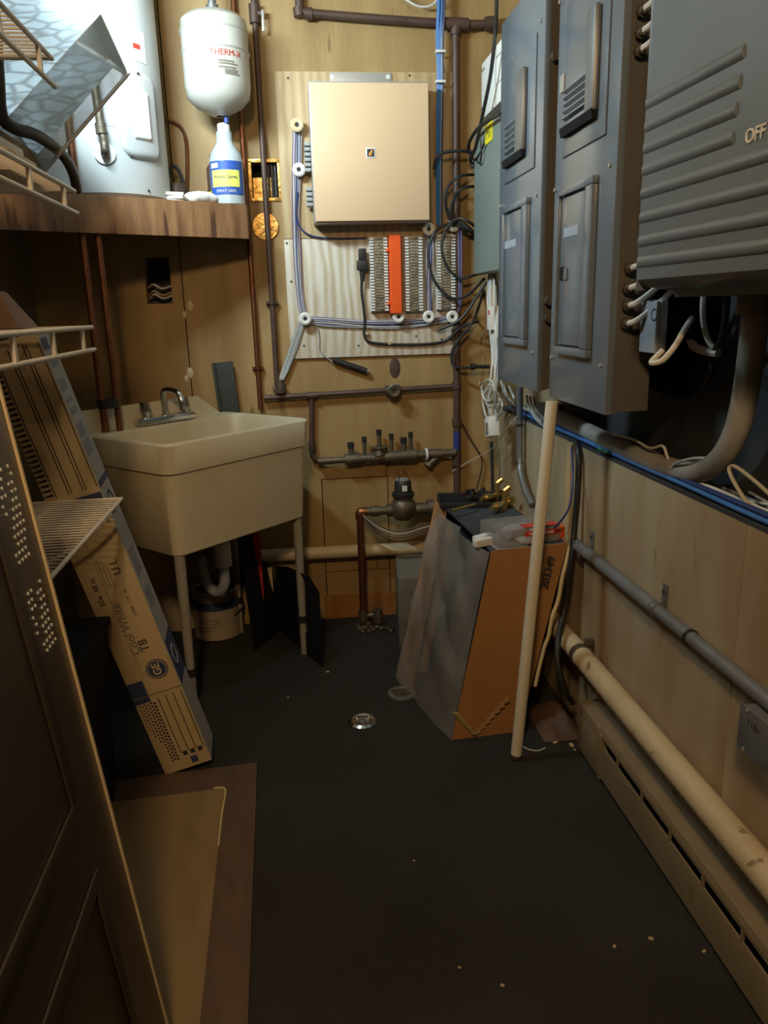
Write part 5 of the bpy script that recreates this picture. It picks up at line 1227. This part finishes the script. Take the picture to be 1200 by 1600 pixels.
for cxx, czz, m in ((.10, .77, M_LAMPBOX),):
    obj('seal_ring', MB(LB).lathe([(.030, .0011), (.030, .0018), (.040, .0018), (.040, .0011)], (cxx, 0, czz), 36, Matrix.Rotation(math.pi/2, 4, 'X')), m, t)
    obj('seal_disc', MB(LB).lathe([(0, .0015), (.027, .0015), (.027, .0011)], (cxx, 0, czz), 30, Matrix.Rotation(math.pi/2, 4, 'X')), M_LAMPBOX, t)
for czz in (.335, .815):
    obj('side_monogram', MB(LB).lathe([(.024, .0011), (.024, .0022), (.030, .0022), (.030, .0011)], (W_+.0009, Dp*.5, czz), 30, Matrix.Rotation(math.pi/2, 4, 'Y')), M_LAMPSIDE if czz < .5 else M_NAVY, t)
for k, (z0, z1) in enumerate(((.95, .99), (1.0, 1.035), (1.06, 1.075), (1.09, 1.10), (1.12, 1.15), (1.18, 1.20), (.50, .56), (.60, .68))):
    obj('side_print', MB(LB).box((W_+.0011, .02, z0), (W_+.0018, .085, z1)), mat('slate_ink', (.21, .22, .25), .7), t)
obj('side_print', MB(LB).box((W_+.0011, .01, 1.225), (W_+.0018, .07, 1.255)), M_NAVY, t)

# ================================================================== LEFT: SHELVES, LEANING DOOR, FIXTURE
xr_, xb_ = -.455, -.78
def wire_shelf(z, yfar, lip, label, ynear=.35, tw=.0025):
    t = thing('wire_shelf', (xr_, yfar, z), label, 'wire shelf', 'white wire shelves at the left')
    obj('front_rail', MB().cyl((xr_, ynear, z), (xr_, yfar, z), .0050, n=10), M_WIRESH, t)
    obj('back_rail', MB().cyl((xb_, ynear, z), (xb_, yfar, z), .0045, n=8), M_WIRESH, t)
    obj('mid_rail', MB().cyl(((xr_+xb_)/2, ynear, z-.006), ((xr_+xb_)/2, yfar, z-.006), .0035, n=8), M_WIRESH, t)
    obj('end_rail', MB().cyl((xb_, yfar-.002, z), (xr_, yfar-.002, z), .0042, n=8), M_WIRESH, t)
    w0 = None; y = yfar-.016; i = 0
    while y > ynear:
        if w0 is None: w0 = obj('cross_wire', MB().cyl((xb_, y, z+.002), (xr_, y, z+.002), tw, n=6), M_WIRESH, t); wy = y
        else:
            c_ = w0.copy(); COL.objects.link(c_); c_.parent = t; c_.location = w0.location+Vector((0, y-wy, 0))
        y -= .0215
    if lip:
        obj('lip_rail', MB().cyl((xr_, ynear, z-lip), (xr_, yfar, z-lip), .0050, n=10), M_WIRESH, t)
        y = yfar-.09; s0 = None
        while y > ynear:
            if s0 is None: s0 = obj('lip_spacer', MB().box((xr_-.004, y-.006, z-lip+.004), (xr_+.003, y+.006, z-.004)), M_WIRESH, t); sy = y
            else:
                c_ = s0.copy(); COL.objects.link(c_); c_.parent = t; c_.location = s0.location+Vector((0, y-sy, 0))
            y -= .22
    # wall bracket arm to the left wall
    obj('wall_bracket', MB().box((XL+.0005, yfar-.25, z-.012), (xb_, yfar-.235, z+.0)), M_WIRESH, t)
    obj('wall_bracket', MB().box((XL+.0005, ynear+.2, z-.012), (xb_, ynear+.215, z+.0)), M_WIRESH, t)
wire_shelf(.846, 1.978, 0.0, 'lowest white wire shelf with close cross wires', tw=.0022)
wire_shelf(1.275, 1.885, .05, 'white wire shelf just above the leaning dark door')
wire_shelf(1.565, 1.875, .045, 'white wire shelf at the height of the corner shelf')
wire_shelf(1.81, 1.82, .052, 'topmost white wire shelf below the light fixture')
# shelf support diagonal on the lowest shelf
cable('shelf_brace', 'thin white diagonal brace under the lowest wire shelf', [Vector((xr_+.0, 1.90, .838)), Vector((xr_-.12, 1.90, .74)), Vector((XL+.004, 1.90, .55))], .005, M_WIRESH, 'brace')
# things on the shelves
q = D(30, 500, 1.62)
t = thing('brown_bag', (q.x-.03, 1.62, 1.28), 'brown paper bag standing on the second wire shelf', 'bag')
obj('bag_body', MB().hexa([(-.72, 1.56, 1.281), (-.51, 1.56, 1.281), (-.51, 1.68, 1.281), (-.72, 1.68, 1.281), (-.72, 1.59, 1.37), (-.545, 1.59, 1.345), (-.55, 1.64, 1.35), (-.72, 1.64, 1.375)]), M_LEATHER, t)
obj('bag_fold', MB().hexa([(-.60, 1.555, 1.282), (-.555, 1.555, 1.282), (-.555, 1.558, 1.282), (-.60, 1.558, 1.282), (-.60, 1.586, 1.36), (-.575, 1.586, 1.358), (-.575, 1.589, 1.358), (-.60, 1.589, 1.36)]), M_LEATHER, t)
obj('white_plate', MB().lathe([(0, 0), (.07, 0), (.11, .012), (.11, .016), (.07, .006), (0, .006)], (-.62, 1.42, 1.281), 28), M_WHITEPL, None, 'white plate lying on the second wire shelf', 'plate')
q = D(50, 275, 1.72)
t = thing('tan_box_pile', (-.60, 1.72, 1.569), 'flat tan cardboard boxes on the third wire shelf', 'box')
obj('box', MB().box((-.72, 1.60, 1.570), (-.50, 1.78, 1.605), .003), M_LAMPBOX, t)
obj('box', MB().box((-.70, 1.62, 1.6055), (-.52, 1.77, 1.630), .003), M_PAPER, t)
obj('wood_rail', MB().box((-.72, 1.45, 1.814), (-.50, 1.58, 1.84), .002), M_TANWOOD, None, 'tan wooden slat lying on the topmost wire shelf', 'slat')
# black hose
cable('black_hose', 'thick black hose curving from the fixture to the corner shelf', [D(-8, 40, 1.93), D(-3, 120, 1.94), D(2, 178, 1.96), D(20, 199, 1.99), D(58, 212, 2.08), D(94, 238, 2.25), D(112, 265, 2.40), D(120, 296, 2.56)], .014, M_BLACK, 'hose', n=12)
# leaning dark door
db = Vector((-.283, 1.14, 0)); dt_ = Vector((-.415, 1.14, 1.245))
ax = (dt_-db).normalized(); ey_ = Vector((0, -1, 0)); nx = ey_.cross(ax).normalized()
if nx.x < 0: nx = -nx
DM = frame(db+Vector((.0, 0, .004)), ey_, nx, ax); dl = (dt_-db).length
t = thing('leaning_door', (db.x, .7, 0), 'dark brown panelled door leaning at the left foreground with tan edge', 'door')
obj('door_slab', MB(DM).box((.004, -.03, 0), (.95, 0, dl), .002), M_DOORDK, t)
obj('edge_strip', MB(DM).box((-.004, -.031, 0), (.0038, .003, dl), .002), M_EDGE, t)
for z0, z1 in ((.10, .50), (.60, 1.14)):
    fr = MB(DM)
    for lo, hi in (((.12, z0), (.85, z0+.025)), ((.12, z1-.025), (.85, z1)), ((.12, z0+.0251), (.145, z1-.0251)), ((.825, z0+.0251), (.85, z1-.0251))):
        fr.box((lo[0], .0003, lo[1]), (hi[0], .005, hi[1]), .002)
    obj('panel_moulding', fr, M_DOORDK, t)
# light spots on the door, painted in as small white dots
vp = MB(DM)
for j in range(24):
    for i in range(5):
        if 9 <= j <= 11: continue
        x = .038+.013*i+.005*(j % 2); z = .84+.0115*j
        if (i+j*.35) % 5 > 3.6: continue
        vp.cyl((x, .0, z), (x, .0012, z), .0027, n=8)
tag(obj('light_spot_dots', vp, M_WHITEPL, t, 'small white dots painted in for light spots on the door'), kind='stuff')
# black box put in for the shade behind the lamp carton
t = thing('shade_box', (-.7, 2.2, 0), 'black box standing in for the shade behind the lamp carton', 'shade box')
obj('shade_box_body', MB().hexa([(-.90, 1.66, .002), (-.56, 1.66, .002), (-.56, 1.96, .002), (-.90, 1.96, .002), (-.93, 1.64, .50), (-.53, 1.64, .50), (-.53, 1.98, .50), (-.93, 1.98, .50)]), M_BLACKM, t)
obj('shade_box_lid', MB().box((-.94, 1.63, .501), (-.522, 1.99, .525), .006), M_BLACKM, t)

# ---- hanging light fixture with honeycomb diffuser
A = D(12, 187, 2.02); Bp = D(158, 22, 2.12); Bq = D(226, 84, 2.30)
eu = (Bp-A); Lu = eu.length; eu.normalize()
et = (Bq-Bp); et = et-eu*et.dot(eu); Lt = et.length; et.normalize()
ew = eu.cross(et).normalized()
if ew.x > 0: ew = -ew
FM = frame(A, eu, et, ew); Lw = .55
t = thing('light_fixture', A, 'tilted hanging light fixture with glowing honeycomb diffuser and clear sides', 'light fixture')
obj('diffuser', MB(FM).box((.004, .0, .004), (Lu-.004, .003, Lw-.004)), M_GLOW, t)
obj('back_diffuser', MB(FM).box((.02, Lt-.03, .02), (Lu-.02, Lt-.027, Lw-.02)), M_GLOW, t)
obj('side_wall', MB(FM).box((0, -.001, 0), (Lu, Lt, .003)), M_SHELL, t)
obj('end_wall', MB(FM).box((Lu-.003, -.001, .0031), (Lu, Lt, Lw)), M_SHELL, t)
obj('end_wall', MB(FM).box((0, -.001, .0031), (.003, Lt, Lw)), M_SHELL, t)
obj('edge_trim', MB(FM).box((Lu-.006, Lt, -.002), (Lu+.004, Lt+.006, Lw)), M_SILVER, t)
obj('edge_trim', MB(FM).box((-.003, Lt, -.003), (Lu-.0061, Lt+.006, .004)), M_SILVER, t)
for k, z in enumerate((.12, .30, .48)):
    obj('lit_tube', MB(FM).cyl((.02, Lt*.5, z), (Lu-.02, Lt*.5, z), .013, n=12), M_TUBE, t)
for x in (.05, Lu-.05):
    q = FM @ Vector((x, Lt*.5, Lw)); obj('hanging_wire', MB().cyl(q, (q.x, q.y, ZC-.0005), .002, n=6), M_STEELC, t)

# ---- added tube lamp out of view: carries the cool light of the fixture
KL = Vector((-.52, 2.12, 2.28))
t = thing('added_tube_lamp', (KL.x, KL.y, KL.z), 'added bare tube lamp carrying the cool light of the tilted fixture', 'lamp')
obj('lamp_housing', MB().box((KL.x-.05, KL.y-.32, KL.z+.03), (KL.x+.05, KL.y+.32, KL.z+.08), .006), M_WHITEPL, t)
obj('lamp_tube', MB().cyl((KL.x, KL.y-.29, KL.z+.005), (KL.x, KL.y+.29, KL.z+.005), .013, n=14), M_TUBE, t)
for sg in (-1, 1):
    obj('lamp_socket', MB().box((KL.x-.012, KL.y+sg*.30-.009, KL.z-.01), (KL.x+.012, KL.y+sg*.30+.009, KL.z+.0295), .002), M_WHITEPL, t)
    obj('hanging_wire', MB().cyl((KL.x, KL.y+sg*.25, KL.z+.08), (KL.x, KL.y+sg*.25, ZC-.0005), .002, n=6), M_STEELC, t)
kl = area('cool_lamp_light', KL-Vector((0, 0, .03)), KL+Vector((.70, .74, -.10)), .40, .09, KEY_W, (0.72, 0.92, 1.0))
# ---- ceiling lamp behind the viewer that carries the warm light
t = thing('ceiling_lamp', (-.22, -.38, 2.5), 'round ceiling lamp over the room entrance', 'lamp')
obj('lamp_base', MB().lathe([(0, 2.6), (.09, 2.6), (.09, ZC-.0005), (0, ZC-.0005)], (-.22, -.40, 0), 28), M_WHITEPL, t)
obj('lamp_shade', MB().lathe([(.05, 2.599), (.15, 2.56), (.155, 2.555), (.05, 2.594)], (-.22, -.40, 0), 32), M_WHITEPL, t)
